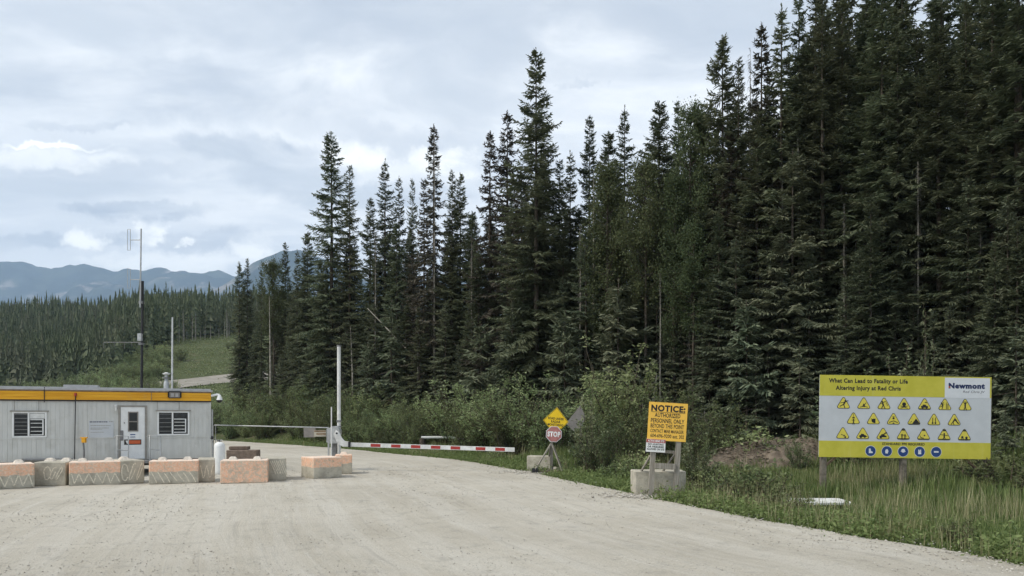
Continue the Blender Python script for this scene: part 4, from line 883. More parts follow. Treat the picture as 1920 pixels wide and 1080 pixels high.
# underside frame
MB().box(-LEN, 0, .08, .2, .32, z0 - .002).box(-LEN, 0, 2.6, 2.75, .32, z0 - .002).build('chassis_beam', M['black'], TR)
for xx in (-.9, -3.2, -5.6, -8, -10.5):
    MB().box(xx - .2, xx + .2, .05, .45, 0, .318).build('support_block', M['wood_brown'], TR)
a = W(42, 866); b = W(137, 866); MB().tube([(a[0], -.12, .62), (b[0], -.12, .60)], .05, 8).build('drain_pipe', M['steel_dark'], TR)
def window(r, mull, inner, blinds, lab=None, fixed_right_cover=False):
    x0, x1, za, zb_ = r; wn = empty('window', (x0, 0, za)); wn.parent = TR; Wd, Hh = x1 - x0, zb_ - za; mu = mull - x0
    m = MB(); t = .055
    m.box(0, Wd, -.05, .0, 0, t); m.box(0, Wd, -.05, 0, Hh - t, Hh); m.box(0, t, -.05, 0, t + .001, Hh - t - .001); m.box(Wd - t, Wd, -.05, 0, t + .001, Hh - t - .001); m.box(mu - t / 2, mu + t / 2, -.055, 0, t + .001, Hh - t - .001)
    m.build('frame', M['white'], wn, bevel=.004)
    MB().box(-.06, Wd + .06, -.075, 0, Hh + .003, Hh + .045).build('head_trim', M['trim'], wn)
    MB().box(t, mu - t / 2, -.012, -.002, t, Hh - t).build('pane', M['glass'], wn); MB().box(mu + t / 2, Wd - t, -.012, -.002, t, Hh - t).build('pane', M['glass'], wn)
    for k_ in range(blinds):
        zz = t + (Hh - 2 * t) * (k_ + .6) / blinds
        MB().box(t + .01, mu - t / 2 - .01, -.020, -.013, zz, zz + .022).build('slat', M['blind'], wn)
    ix0, ix1, iz0, iz1 = inner; ix0 -= x0; ix1 -= x0; iz0 -= za; iz1 -= za
    m = MB(); s_ = .03; m.box(ix0, ix1, -.04, -.013, iz1 - s_, iz1); m.box(ix0, ix1, -.04, -.013, iz0, iz0 + s_); m.box(ix1 - s_ * 1.3, ix1, -.04, -.013, iz0 + s_, iz1 - s_)
    m.build('sliding_sash', M['white'], wn)
    for k_ in range(3): zz = iz0 + (iz1 - iz0) * (k_ + 1) / 4; MB().box(ix0 + .01, ix1 - .05, -.028, -.02, zz - .012, zz + .012).build('slat', M['dirty_white'], wn)
    if fixed_right_cover: MB().box(mu + t / 2 + .01, Wd - t - .01, -.022, -.014, iz1 + .02, Hh - t - .01).build('blind', M['dirty_white'], wn)
    return wn
i_ = rect((56, 786), (82, 816)); window(win_l, W(54, 790)[0], (W(57, 790)[0], i_[1], i_[2], i_[3]), 6, fixed_right_cover=True)
i_ = rect((326, 785), (349, 811)); window(win_r, W(323.5, 790)[0], (i_[0], i_[1], i_[2], i_[3]), 5)
# door
dw = empty('door', (door[0], 0, door[2])); dw.parent = TR; DW, DH = door[1] - door[0], door[3] - door[2]
MB().box(-.075, 0, -.05, .0, -.03, DH + .06).box(DW, DW + .075, -.05, 0, -.03, DH + .06).box(.001, DW - .001, -.05, 0, DH, DH + .06).build('frame', M['trim'], dw)
MB().box(.008, DW - .008, -.035, -.001, 0, DH - .006).build('leaf', M['white'], dw, bevel=.004)
r = rect((240, 772), (259.5, 809)); x0, x1, za, zb_ = r[0] - door[0], r[1] - door[0], r[2] - door[2], r[3] - door[2]
MB().box(x0, x1, -.048, -.0355, za, zb_).build('window_frame', M['sign_back'], dw)
zm = (za + zb_) / 2
for a, b in ((za + .04, zm - .02), (zm + .02, zb_ - .04)): MB().box(x0 + .04, x1 - .04, -.052, -.0485, a, b).build('pane', M['glass'], dw)
r = rect((225, 807), (231.5, 826)); MB().box(r[0] - door[0], r[1] - door[0], -.06, -.0355, r[2] - door[2], r[3] - door[2]).build('lock_box', M['steel_dark'], dw, bevel=.005)
MB().tube([(.13, -.036, W(229, 793)[1] - door[2]), (.13, -.06, W(229, 793)[1] - door[2])], .02, 8).build('deadbolt', M['black'], dw)
r = rect((242.5, 812), (255.5, 821.5)); q = MB().box(r[0] - door[0], r[1] - door[0], -.041, -.0355, r[2] - door[2], r[3] - door[2]).build('paper_notice', M['white'], dw)
r = (r[0] - door[0], r[1] - door[0], r[2] - door[2], r[3] - door[2])
MB().box(r[0] + .03, r[1] - .03, -.0425, -.0411, r[2] + (r[3] - r[2]) * .6, r[2] + (r[3] - r[2]) * .8).box(r[0] + .03, r[1] - .03, -.0425, -.0411, r[2] + .03, r[2] + .06).build('notice_print', M['badge_blue'], dw)
r = rect((233, 824), (265, 833.5)); r = (r[0] - door[0], r[1] - door[0], r[2] - door[2], r[3] - door[2])
MB().box(*r[:2], -.046, -.0355, *r[2:]).build('sign_plate', M['black'], dw)
MB().box(r[0] + (r[1] - r[0]) * .28, r[1] - .03, -.0475, -.0461, r[2] + .035, r[3] - .035).build('sign_print', M['orange_ink'], dw); MB().prism([(r[0] + .04, r[3] - .04), (r[0] + .12, r[3] - .04), (r[0] + .17, r[2] + .04), (r[0] + .09, r[2] + .04)], -.0475, -.0461).build('sign_print', M['white'], dw)
# wall notice board beside the door
r = rect((167, 789), (213, 820)); bd = empty('notice_board', (r[0], 0, r[2])); bd.parent = TR; bw, bh = r[1] - r[0], r[3] - r[2]
MB().box(0, bw, -.037, -.027, 0, bh).build('panel', M['panel_white'], bd)
for k_, (f0, f1, zf_, h_) in enumerate(((.03, .76, .90, .05), (.82, .98, .92, .04), (.06, .88, .70, .025), (.06, .80, .55, .025), (.06, .55, .48, .02), (.06, .62, .30, .02))):
    m = MB(); xx = f0 * bw
    while xx < f1 * bw: l_ = rt.uniform(.03, .09); m.box(xx, min(xx + l_, f1 * bw), -.0385, -.0371, zf_ * bh, (zf_ + h_ * 1.3) * bh); xx += l_ + .014
    m.build('printed_line', M['grey_ink'] if k_ < 1 else M['trim'], bd)
# wall lamp
x_, z_ = W(217.5, 765); wl = MB(); wl.box(x_ - .06, x_ + .06, -.06, -.027, z_ + .02, z_ + .12); wl.tube([(x_, -.09, z_ + .10), (x_, -.09, z_ - .10)], [.05, .035], 8); wl.build('wall_lamp', M['dirty_white'], TR)
# conduit and post with lamp
x_, z_ = W(141.5, 740, .12); MB().tube([(x_, -.12, z_ - .05), (x_ - .03, -.14, .35)], .016, 6).build('conduit', M['black'], TR)
MB().tube([(x_, -.12, z_ - .05), (x_, -.12, z_ + .06)], .045, 8).build('beacon', M['red'], TR)
x_, _ = W(396.5, 800); MB().tube([(.09, -.03, 2.45), (.09, -.03, .1)], .03, 8).build('conduit', M['steel'], TR)
MB().tube([(.04, -.05, 1.36), (.13, -.05, 1.33)], .06, 8).build('utility_box', M['black'], TR)
# floodlight
x_, z_ = W(327.5, 740, .15); fl = empty('floodlight', (x_, -.09, z_), (R_(14), 0, 0)); fl.parent = TR
MB().box(-.24, .24, -.10, .0, -.12, .15).build('housing', M['black'], fl, bevel=.03); MB().box(-.18, .18, -.108, -.1005, -.085, .11).build('lens', M['sign_back'], fl)
for q in (-1, 1): MB().box(q * .075 - .05, q * .075 + .05, -.113, -.1085, -.06, .08).build('led_cluster', M['roof'], fl)
MB().box(-.05, .05, .001, .06, -.05, .05).build('bracket', M['black'], fl)
# dome camera
cmr = empty('dome_camera', (.05, -.05, 2.98)); cmr.parent = TR
MB().tube([(0, 0, 0), (.2, -.02, .05), (.30, -.03, .04)], .045, 10).build('arm', M['white'], cmr)
MB().tube([(.30, -.03, .05), (.30, -.03, -.06), (.30, -.03, -.16)], [.05, .09, .12], 14).build('housing', M['white'], cmr)
MB().tube([(.30, -.03, -.161), (.30, -.03, -.22), (.30, -.03, -.27)], [.11, .10, .04], 14).build('dome', M['black'], cmr)
# roof vent and hatch
x_, _ = W(312, 730); vt = empty('roof_vent', (x_, .8, z2 + .15)); vt.parent = TR
MB().tube([(0, 0, 0), (0, 0, .25), (0, 0, .32), (0, 0, .55)], [.10, .10, .065, .065], 12).build('pipe', M['steel'], vt)
MB().tube([(0, 0, .42), (0, 0, .47)], [.15, .15], 12).build('collar', M['steel_dark'], vt); MB().tube([(0, 0, .56), (0, 0, .60), (0, 0, .66)], [.08, .16, .03], 12).build('cap', M['dirty_white'], vt)
a = W(118, 727)[0]; b = W(174, 727)[0]; MB().box(a - .1, b + .1, 1.0, 1.9, z2 + .151, z2 + .27).build('roof_hatch', M['roof'], TR, bevel=.01)
# step landing with rails
st_ = empty('entry_steps', (door[0], 0, 0)); st_.parent = TR
MB().box(-.25, DW + .35, -1.15, -.05, .46, .54).build('landing', M['steel_dark'], st_)
for k_ in range(2): MB().box(0, DW, -1.15 - .27 * (k_ + 1), -1.16 - .27 * k_, .46 - .17 * (k_ + 1) - .04, .46 - .17 * (k_ + 1)).build('tread', M['steel_dark'], st_)
for xx in (-.22, DW + .32): MB().box(xx - .02, xx + .02, -1.1, -1.06, 0, .459).box(xx - .02, xx + .02, -.14, -.1, 0, .459).build('leg', M['steel_dark'], st_)
def rail(pa, pb):
    off = .55; a = W(pa, 820, off); b = W(pb, 820, off); x0, x1 = a[0] - door[0], b[0] - door[0]; zt = 1.47; m = MB()
    m.tube([(x0, -off, .541), (x0, -off, zt), (x1, -off - .05, zt - .03), (x1, -off - .05, .541)], .021, 8); m.tube([(x0, -off, .95), (x1, -off - .05, .92)], .018, 8)
    m.tube([(x0 - .10, -off + .10, zt - .06), (x0, -off, zt)], .02, 6)
    m.build('handrail', M['steel'], st_)
rail(220, 241); rail(281, 301)

# ---- things by the trailer
e = empty('plug_in_post', gp(157.5, 893)); tag(e, 'thin dark post with a yellow outlet head standing before the trailer wall', 'post')
MB().tube([(0, 0, 0), (0, 0, .95), (-.03, 0, 1.22)], .03, 8).build('post', M['steel_dark'], e); MB().box(-.07, .07, -.05, .05, 1.22, 1.38).box(-.13, .13, -.03, .03, 1.381, 1.42).build('outlet_head', M['fascia'], e, bevel=.006)
e = empty('propane_tank', (-10.97, 27.75, 0), (0, 0, 0), (.84, .84, 1.0)); tag(e, 'white upright propane tank with a valve at the corner of the trailer', 'gas tank')
pr = [(0, .20), (.06, .235), (.12, .24), (1.05, .24), (1.13, .22), (1.19, .15), (1.22, .05)]
MB().tube([(0, 0, z_) for z_, _ in pr], [r_ for _, r_ in pr], 24).build('tank', M['white'], e)
MB().tube([(0, 0, 1.22), (0, 0, 1.29)], .03, 8).tube([(-.10, 0, 1.26), (.10, 0, 1.26)], .022, 8).build('valve', M['black'], e)
m = MB(); n_ = 14; m.tube([(.12 * math.cos(q * .36 - 1), .12 * math.sin(q * .36 - 1), 1.28) for q in range(n_)], .012, 5); m.build('collar', M['dirty_white'], e)
MB().tube([(-.1, 0, 1.26), (-.25, .1, 1.36), (-.42, .25, 1.2)], .012, 6).build('hose', M['steel_dark'], e)
# masts behind the trailer
Ym = 32.5
def mz(py): return CH + (HZ - py) / F * Ym
e = empty('radio_mast', ((266 - 960) / F * Ym, Ym, 0)); tag(e, 'tall thin radio mast with side mounted dipole antennas rising behind the trailer', 'antenna mast')
def mxp(px): return (px - 266) / F * Ym
MB().tube([(mxp(264), 0, 0), (mxp(267.5), 0, mz(527))], .055, 10).build('lower_pole', M['black'], e)
MB().tube([(mxp(265), -.1, mz(577)), (mxp(266.8), -.1, mz(430))], .032, 8).build('upper_pole', M['steel'], e)
for za_, zt_, zb_ in ((451, 431, 470), (525, 505, 541)):
    d_ = MB(); d_.tube([(mxp(266), -.1, mz(za_)), (mxp(246), -.1, mz(za_))], .018, 6)
    for qx in (241.5, 246.5): d_.tube([(mxp(qx), -.1, mz(zt_)), (mxp(qx), -.1, mz(zb_))], .014, 6)
    for zz in (zt_, zb_): d_.tube([(mxp(241.5), -.1, mz(zz)), (mxp(246.5), -.1, mz(zz))], .010, 6)
    d_.build('dipole_antenna', M['steel'], e)
MB().box(mxp(261.5), mxp(269), -.2, -.06, mz(640), mz(626)).build('junction_box', M['steel'], e, bevel=.01); MB().box(mxp(262), mxp(269), -.12, .08, mz(570), mz(565)).box(mxp(262), mxp(269), -.12, .08, mz(647), mz(643)).build('clamp', M['steel_dark'], e)
d_ = MB(); d_.tube([(mxp(264), 0, mz(642)), (mxp(190), .2, mz(641))], .016, 6)
for qx, hh in ((192, 12), (213, 9), (231, 13), (245, 8)): d_.tube([(mxp(qx), .1, mz(641)), (mxp(qx), .1, mz(641 + hh))], .009, 5)
d_.build('yagi_antenna', M['steel_dark'], e)
e = empty('thin_pole', ((322 - 960) / F * 33, 33, 0)); tag(e, 'thin pale pole behind the trailer, right of the radio mast', 'pole')
MB().tube([(0, 0, 0), (.03, 0, CH + (HZ - 595) / F * 33)], [.05, .035], 8).build('shaft', M['dirty_white'], e); MB().tube([(0, -.05, 4.1), (-.32, -.05, 4.12)], .012, 5).build('bracket', M['steel_dark'], e)

# ------------------------------------------------------------------ concrete blocks
def block_mesh(L, Wd, H, seed, skew=0):
    bm = bmesh.new(); bmesh.ops.create_cube(bm, size=1)
    for v_ in bm.verts: v_.co = Vector((v_.co.x * L, v_.co.y * Wd, (v_.co.z + .5) * H))
    bmesh.ops.bevel(bm, geom=bm.edges[:], offset=.022, segments=1, affect='EDGES')
    bmesh.ops.subdivide_edges(bm, edges=[e_ for e_ in bm.edges if e_.calc_length() > .3], cuts=5, use_grid_fill=True)
    rg_ = random.Random(seed)
    for v_ in bm.verts: v_.co += Vector((rg_.uniform(-1, 1), rg_.uniform(-1, 1), rg_.uniform(-1, 1) if v_.co.z > .05 else 0)) * .004
    me = bpy.data.meshes.new('body'); bm.to_mesh(me); bm.free(); return me
def marks(kind, x0, x1, za, zb_, y, parent, end=False):
    m = MB(); rg_ = random.Random(int(abs(x0) * 1000) + len(kind)); w_ = .031
    def stroke(pts):
        for a, b in zip(pts[:-1], pts[1:]):
            a, b = Vector((a[0], y, a[1])), Vector((b[0], y, b[1])); n_ = (b - a).normalized().cross(Vector((0, 1, 0))) * w_ / 2
            m.add([a - n_, b - n_, b + n_, a + n_], [(0, 1, 2, 3)])
            q = Vector((0, -.004, 0)); m.add([a - n_ + q, b - n_ + q, b + n_ + q, a + n_ + q], [(0, 1, 2, 3)])
    j = lambda s_=.025: rg_.uniform(-s_, s_)
    if kind == 'zigzag':
        n_ = 11; stroke([(x0 + (x1 - x0) * k_ / n_ + j(), (zb_ if k_ % 2 == 0 else za) + j()) for k_ in range(n_ + 1)])
    elif kind == 'slashes':
        for k_ in range(7): xa = x0 + (x1 - x0) * (k_ + .1) / 7.5; stroke([(xa + j(.01), zb_ + j()), (xa + .10, (za + zb_) / 2), (xa + .19 + j(), za + j())])
    elif kind == 'loops':
        for k_ in range(3):
            cx = x0 + (x1 - x0) * (k_ + .5) / 3; stroke([(cx + .10 * math.cos(q * .7) + j(.015), (za + zb_) / 2 + (zb_ - za) * .5 * math.sin(q * .7 + k_) + j(.02)) for q in range(9)])
    elif kind == 'wave': stroke([(x0 + (x1 - x0) * q / 10, (za + zb_) / 2 + (zb_ - za) / 2 * math.cos(q * 1.25 + .2)) for q in range(11)])
    m.build('paint_marks', M['spray'], parent)
def block(p_l, yaw, L, Wd, H, mat, label, studs=2, group='concrete blocks', mk=None, stud_mat='stud_paint', mid=None):
    """p_l: photo pixel of the near left bottom corner"""
    P = p_l if isinstance(p_l, Vector) else gp(*p_l); d = Vector((math.cos(yaw), math.sin(yaw), 0)); n_ = Vector((-math.sin(yaw), math.cos(yaw), 0)); c_ = P + d * L / 2 + n_ * Wd / 2
    e = empty('concrete_block', (c_.x, c_.y, hz(c_.x, c_.y) * 0 + c_.z + .005), (0, 0, yaw)); tag(e, label, 'block', group)
    obj('body', block_mesh(L, Wd, H, int(P.x * 100)), M[mat], e)
    for k_ in range(studs):
        xx = (k_ - (studs - 1) / 2) * L * .52; b = .15; m = MB()
        m.add([(xx - b, -b, H - .01), (xx + b, -b, H - .01), (xx + b, b, H - .01), (xx - b, b, H - .01), (xx - b * .55, -b * .55, H + .10), (xx + b * .55, -b * .55, H + .10), (xx + b * .55, b * .55, H + .10), (xx - b * .55, b * .55, H + .10)],
              [(4, 5, 6, 7), (0, 1, 5, 4), (1, 2, 6, 5), (2, 3, 7, 6), (3, 0, 4, 7)]); m.build('stud', M[stud_mat], e, bevel=.015)
    if mk: marks(mk[0], mk[1] * L - L / 2, mk[2] * L - L / 2, mk[3], mk[4], -Wd / 2 - .010, e)
    return e
Y30 = R_(27)
def px_block(pl, pr, Wd, mat, label, **k):
    a, b = gp(*pl), gp(*pr); d = b - a; return block(a, math.atan2(d.y, d.x), d.length, Wd, k.pop('H', .75), mat, label, **k)
px_block((-50, 921), (65, 915), .75, 'concrete_orange', 'concrete block with orange top and white zigzags, cut by the left picture edge', mk=('zigzag', .1, .97, .08, .42))
px_block((62, 912), (123, 911), 1.4, 'concrete', 'grey concrete block with faint orange smears, second from the left in the row', mk=('loops', .35, .9, .2, .6), H=.74)
px_block((129, 912.5), (226, 909), .75, 'concrete_orange', 'concrete block with faded orange band and large white zigzags before the trailer', mk=('zigzag', .04, .97, .06, .40))
e = px_block((222, 909), (271, 906), 1.4, 'concrete', 'grey concrete block with white looping scrawls below the trailer door', studs=1, mk=('loops', .1, .95, .12, .66))
px_block((279, 909), (372, 906.5), .75, 'concrete_orange', 'concrete block with bright orange band and slanted white strokes below the right window', mk=('slashes', .03, 1., .06, .38))
px_block((371, 905), (403, 904), 1.4, 'concrete', 'narrow end of a grey block with a white wavy line, below the trailer corner', studs=0, mk=('wave', .15, .9, .12, .56))
px_block((413, 907.5), (502, 905.5), .75, 'concrete_full', 'concrete block painted orange all over its long face, right of the propane tank')
px_block((501, 902), (537, 901), 1.4, 'concrete', 'grey block end with three slanted white strokes, right of the all orange block', studs=0, mk=('slashes', .15, .9, .2, .66))
def corner_block(pf, yaw, L, Wd, **k): return block(gp(*pf), yaw, L, Wd, **k)
corner_block((588, 899), R_(38), 1.05, 1.1, H=.74, mat='concrete_orange', label='squat concrete block standing corner on with orange top, alone on the gravel', studs=0)
px_block((628, 889.5), (660, 889), .8, 'concrete_orange', 'concrete block with bright orange upper half under the barrier machine', studs=1, H=.72, stud_mat='concrete_full')
# the brown pair behind
M['rust_concrete'] = principled('brown_stained_concrete', (.20, .155, .125), .9, .2, var=.25, vscale=5, bump=.4, bscale=20)
a = at(424, 861, 37.5); a.z = 0; block(a, R_(5), 1.5, .8, .46, 'rust_concrete', 'low brown stained block on the gravel behind the row of orange blocks', studs=0)
a = at(429, 850, 37.9); a.z = .47; block(a, R_(5), .95, .5, .17, 'rust_concrete', 'thin brown slab lying on top of the brown stained block', studs=0)

# ------------------------------------------------------------------ barrier gate
Yg = 30.0; s46 = Yg / F
GX, GZ = (lambda px: (px - 626) * s46), (lambda py: CH + (HZ - py) * s46)
e = empty('barrier_gate', ((626 - 960) * s46, Yg, 0)); tag(e, 'lowered barrier gate with red and white boom reaching across the gravel road', 'barrier')
MB().box(GX(614), GX(633), -.18, .22, GZ(830), GZ(803)).build('cabinet', M['steel'], e, bevel=.02)
MB().box(GX(621), GX(638), -.28, -.19, GZ(831), GZ(802)).tube([(GX(629), -.30, GZ(810)), (GX(629), .1, GZ(810))], .24, 20).build('drive_housing', M['steel'], e, bevel=0)
MB().box(GX(622.5), GX(631.5), -.1, .12, 0, GZ(830) - .003).build('pedestal', M['steel_dark'], e)
MB().box(GX(615), GX(638), -.25, .3, .0, .05).build('base_plate', M['steel_dark'], e)
arc = [(631, 808), (636, 814), (640, 822), (645, 828), (651, 832), (658, 833)]
m = MB()
for (a, b), (wa) in zip(zip(arc[:-1], arc[1:]), (.22, .23, .22, .19, .17)): m.bar((GX(a[0]), -.36, GZ(a[1])), (GX(b[0]), -.36, GZ(b[1])), .07, wa, up=(0, 1, 0))
m2 = MB()
outer = [(634, 805), (641, 812), (645, 821), (650, 826.5), (658, 827.5)]; inner = [(658, 837), (647, 837), (640, 833), (635, 827), (630, 814)]
m2.prism([(GX(a), GZ(b)) for a, b in outer + inner], -.40, -.30); m2.build('boom_bracket', M['dirty_white'], e, bevel=.008)
MB().box(GX(634), GX(638.5), -.415, -.4005, GZ(816), GZ(808)).build('label_plate', M['white'], e); MB().tube([(GX(636), -.42, GZ(812)), (GX(636), -.43, GZ(812))], .04, 12).build('emblem', M['black'], e)
MB().box(GX(657), GX(661), -.43, -.27, GZ(838), GZ(827.5)).build('clamp', M['black'], e, bevel=.006)
# boom: from the clamp to the tip over the right road edge
A = Vector((GX(661), -.35, GZ(833))); tipw = at(965, 843.2, 28.9); B = Vector((tipw.x - e.location.x, tipw.y - Yg, tipw.z)); D = B - A; Lb = D.length
bo = empty('boom', A, D.to_track_quat('X', 'Z').to_euler()); bo.parent = e
MB().box(0, Lb, -.04, .04, -.083, .083).build('arm', M['dirty_white'], bo, bevel=.006)
for a, b in ((699.5, 718), (738, 755.5), (775, 792.5), (812, 829.5), (848.5, 866), (894.5, 912), (930, 947.5)):
    t0_, t1_ = (a - 661) / 304, (b - 661) / 304; MB().box(t0_ * Lb, t1_ * Lb, -.0435, -.0405, -.06, .06).box(t0_ * Lb, t1_ * Lb, .0405, .0435, -.06, .06).build('red_reflector', M['red'], bo)
# thin rods before the machine, and the tall pole
e = empty('card_reader_post', at(621.5, 782, 29.2) * 1); e.location.z = 0; tag(e, 'thin white upright rod just before the barrier machine', 'post')
MB().tube([(0, 0, 0), (0, 0, CH + 19 * 29.2 / F)], .025, 8).build('rod', M['dirty_white'], e); MB().tube([(-.10, 0, 0), (-.10, 0, 1.55)], .018, 6).tube([(-.12, 0, .95), (0, 0, .95)], .012, 5).build('side_rod', M['steel'], e); MB().box(-.16, .06, -.08, .08, 0, .06).build('foot', M['steel_dark'], e)
e = empty('metal_pole', at(635.5, 782, 30.6)); e.location.z = 0; tag(e, 'tall grey metal pole standing right behind the barrier machine', 'pole')
MB().tube([(0, 0, 0), (0, 0, CH + 132 * 30.6 / F)], .075, 14).build('shaft', M['dirty_white'], e); MB().tube([(0, 0, CH + 132 * 30.6 / F), (0, 0, CH + 134 * 30.6 / F + .02)], .09, 14).build('cap', M['steel_dark'], e)
MB().box(-.09, .09, -.09, .09, 1.95, 2.02).box(-.09, .09, -.09, .09, 1.72, 1.78).build('strap', M['steel_dark'], e)
# pipe gate behind, with two plates hung on it
Yp = 32.0; q_ = Yp / F; e = empty('pipe_gate', ((400 - 960) * q_, Yp, 0)); tag(e, 'long thin white pipe rail running from the trailer to the barrier machine', 'gate')
zl, zr_ = CH - 16 * q_, CH - 20 * q_; xr = 216 * q_
MB().tube([(0, 0, 0), (0, 0, zl), (.06, 0, zl + .02), (xr, 0, zr_)], .024, 8).build('rail', M['steel'], e); MB().tube([(.10, 0, .9), (.10, 0, zl)], .014, 6).tube([(0, 0, .9), (.14, 0, .9)], .012, 6).build('latch', M['steel'], e)
MB().tube([(xr, 0, 0), (xr, 0, zr_)], .04, 8).build('post', M['steel'], e)
MB().box(170 * q_, 192 * q_, -.05, -.036, CH - 38 * q_, CH - 20.5 * q_).build('plate', M['sign_back'], e)
MB().box(189.5 * q_, 212 * q_, -.075, -.055, CH - 36.5 * q_, CH - 24.5 * q_).build('sign_plate', M['concrete'], e); MB().box(190 * q_, 211.5 * q_, -.079, -.0755, CH - 28 * q_, CH - 25 * q_).box(194 * q_, 211.5 * q_, -.079, -.0755, CH - 33 * q_, CH - 30 * q_).build('sign_print', M['wood_brown'], e)
# pale pole lying on a stump in the grass
e = empty('pale_log', at(790, 822, 44.0)); e.location.z = hz(e.location.x, 44.0); tag(e, 'long pale peeled pole propped in the grass behind the barrier boom', 'log')
k_ = 44 / F; zt_ = CH - 38.5 * k_ - e.location.z
MB().tube([(0, 0, zt_), (50 * k_, 0, zt_ + .02), (103 * k_, -.2, zt_ - .16)], [.085, .08, .055], 9).build('pole', M['dirty_white'], e); MB().tube([(.12, 0, -.1), (.05, 0, zt_ - .04)], [.2, .17], 9).build('stump', M['bark'], e)
MB().tube([(100 * k_, -.2, -.1), (100 * k_, -.2, zt_ - .16)], .06, 7).build('prop', M['bark'], e)

# ------------------------------------------------------------------ stop sign stand
P = gp(1034, 886.5); Ys = P.y; k_ = Ys / F; e = empty('stop_sign_stand', P); tag(e, 'stop sign under a yellow diamond sign on a timber tripod stand', 'sign')
SX, SZ = (lambda px: (px - 1034) * k_), (lambda py: CH + (HZ - py) * k_)
def leg_(a, b, w_=.085): MB().bar(a, b, w_, .045).build('leg', M['wood'], e)
MB().bar((SX(1033.5), 0, .02), (SX(1036), 0, SZ(775)), .085, .045).build('post', M['wood'], e)
leg_((SX(1001), -.25, .05), (SX(1033), -.03, SZ(832))); leg_((SX(1055), -.35, .0), (SX(1035), -.03, SZ(832))); leg_((SX(1027), .75, .05), (SX(1033), .05, SZ(836)), .07)
MB().box(SX(998), SX(1054), -.30, -.22, .05, .12).build('base_board', M['rust_concrete'], e); MB().box(SX(1002), SX(1052), .30, .38, .05, .12).build('base_board', M['wood'], e); MB().bar((SX(998), .3, .085), (SX(1002), -.28, .085), .08, .06).build('base_board', M['wood'], e)
MB().box(SX(997), SX(1003), -.36, -.305, .02, .2).box(SX(1004), SX(1009), -.36, -.305, .02, .2).build('ballast', M['black'], e)
MB().bar((SX(1040), -.1, .19), (SX(1051), .2, .16), .14, .10).build('ballast', M['concrete'], e)
ds = empty('diamond_sign', (SX(1042), -.055, SZ(789.5)), (0, R_(5), 0)); ds.parent = e; h_ = .49
def ngon(r_, n_, a0, cx=0, cz=0): return [(cx + r_ * math.cos(a0 + 2 * math.pi * q / n_), cz + r_ * math.sin(a0 + 2 * math.pi * q / n_)) for q in range(n_)]
MB().prism([(0, -.53), (.49, 0), (0, .53), (-.49, 0)], -.012, 0).build('panel', M['diamond_yellow'], ds)
m = MB()
for q in range(4):
    o_ = [(0, -.505), (.465, 0), (0, .505), (-.465, 0)]; i2 = [(0, -.49), (.45, 0), (0, .49), (-.45, 0)]; a, b = q, (q + 1) % 4; m.add([(o_[a][0], -.0145, o_[a][1]), (o_[b][0], -.0145, o_[b][1]), (i2[b][0], -.0145, i2[b][1]), (i2[a][0], -.0145, i2[a][1])], [(0, 1, 2, 3)])
m.build('border', M['ink'], ds)
text('ROAD UNDER', .60, .095, 0, .095, -.0145, M['ink'], ds, bold=.012); text('RADAR', .36, .095, 0, -.025, -.0145, M['ink'], ds, bold=.012); text('MONITORING', .60, .095, 0, -.145, -.0145, M['ink'], ds, bold=.012)
os_ = empty('octagon_sign', (SX(1038.3), -.10, SZ(814)), (0, R_(3), 0)); os_.parent = e; r8 = .325
MB().prism(ngon(r8, 8, math.pi / 8), -.012, 0).build('panel', M['logo_white'], os_); MB().prism(ngon(r8 * .93, 8, math.pi / 8), -.0145, -.0121).build('red_face', M['stop_red'], os_)
text('STOP', .50, .21, 0, 0, -.0165, M['white'], os_, bold=.03)
block(gp(988, 885.5) + Vector((0, .25, 0)), R_(-14), .95, .6, .62, 'concrete', 'rounded concrete block behind the tripod of the stop sign', studs=0)
# grey back of another diamond sign
Yb = 31.0; kb = Yb / F; e = empty('diamond_sign_back', ((1088 - 960) * kb, Yb, 0)); e.location.z = hz(e.location.x, Yb); zz0 = e.location.z; tag(e, 'unpainted grey back of a diamond sign half hidden in a leafy bush', 'sign')
ZB = lambda py: CH + (HZ - py) * kb - zz0
MB().prism([(-27 * kb, ZB(794)), (0, ZB(760)), (10 * kb, ZB(782)), (0, ZB(806)), (-13 * kb, ZB(808))], -.01, .0).build('panel', M['sign_back'], e); MB().bar((0, .05, -.2), (.02, .05, ZB(763)), .09, .05).build('post', M['wood'], e)

# ------------------------------------------------------------------ notice board on its block
P = gp(1238, 931); Yn = P.y; kn = Yn / F
block(gp(1191, 929), R_(1), 1.40, .75, .66, 'concrete', 'pale rounded concrete block holding the posts of the yellow notice board', studs=0)
e = empty('notice_sign', (P.x, P.y - .02, 0), (0, R_(3.2), 0)); tag(e, 'leaning yellow notice sign with black lettering on two weathered timber posts', 'sign')
NX = lambda px, py=880: (px - 1238) * kn - (931 - py) * kn * .056          # undo the lean
NZ = lambda py: CH + (HZ - py) * kn
for px_, top_ in ((1219.5, 823), (1266, 823)): MB().bar(((px_ - 1238) * kn, .0, -.02), ((px_ - 1238) * kn, 0, NZ(top_) + .5), .13, .09, up=(0, 1, 0)).build('post', M['wood'], e)
xl, xrr = (1219.5 - 1238) * kn + .068, (1266 - 1238) * kn - .068
MB().box(xl - .02, xrr + .02, -.085, -.046, NZ(879), NZ(868)).build('cross_board', M['wood'], e, bevel=.004); MB().box(xl - .03, xrr + .03, .048, .085, NZ(849.5), NZ(844)).build('cross_board', M['wood'], e)
MB().bar((xl - .3, .35, .62), (xl - .12, .05, NZ(855)), .05, .04).build('brace', M['wood'], e); MB().bar((xrr - .25, .4, .62), (xrr - .0, .05, NZ(850)), .05, .04).build('brace', M['wood'], e)
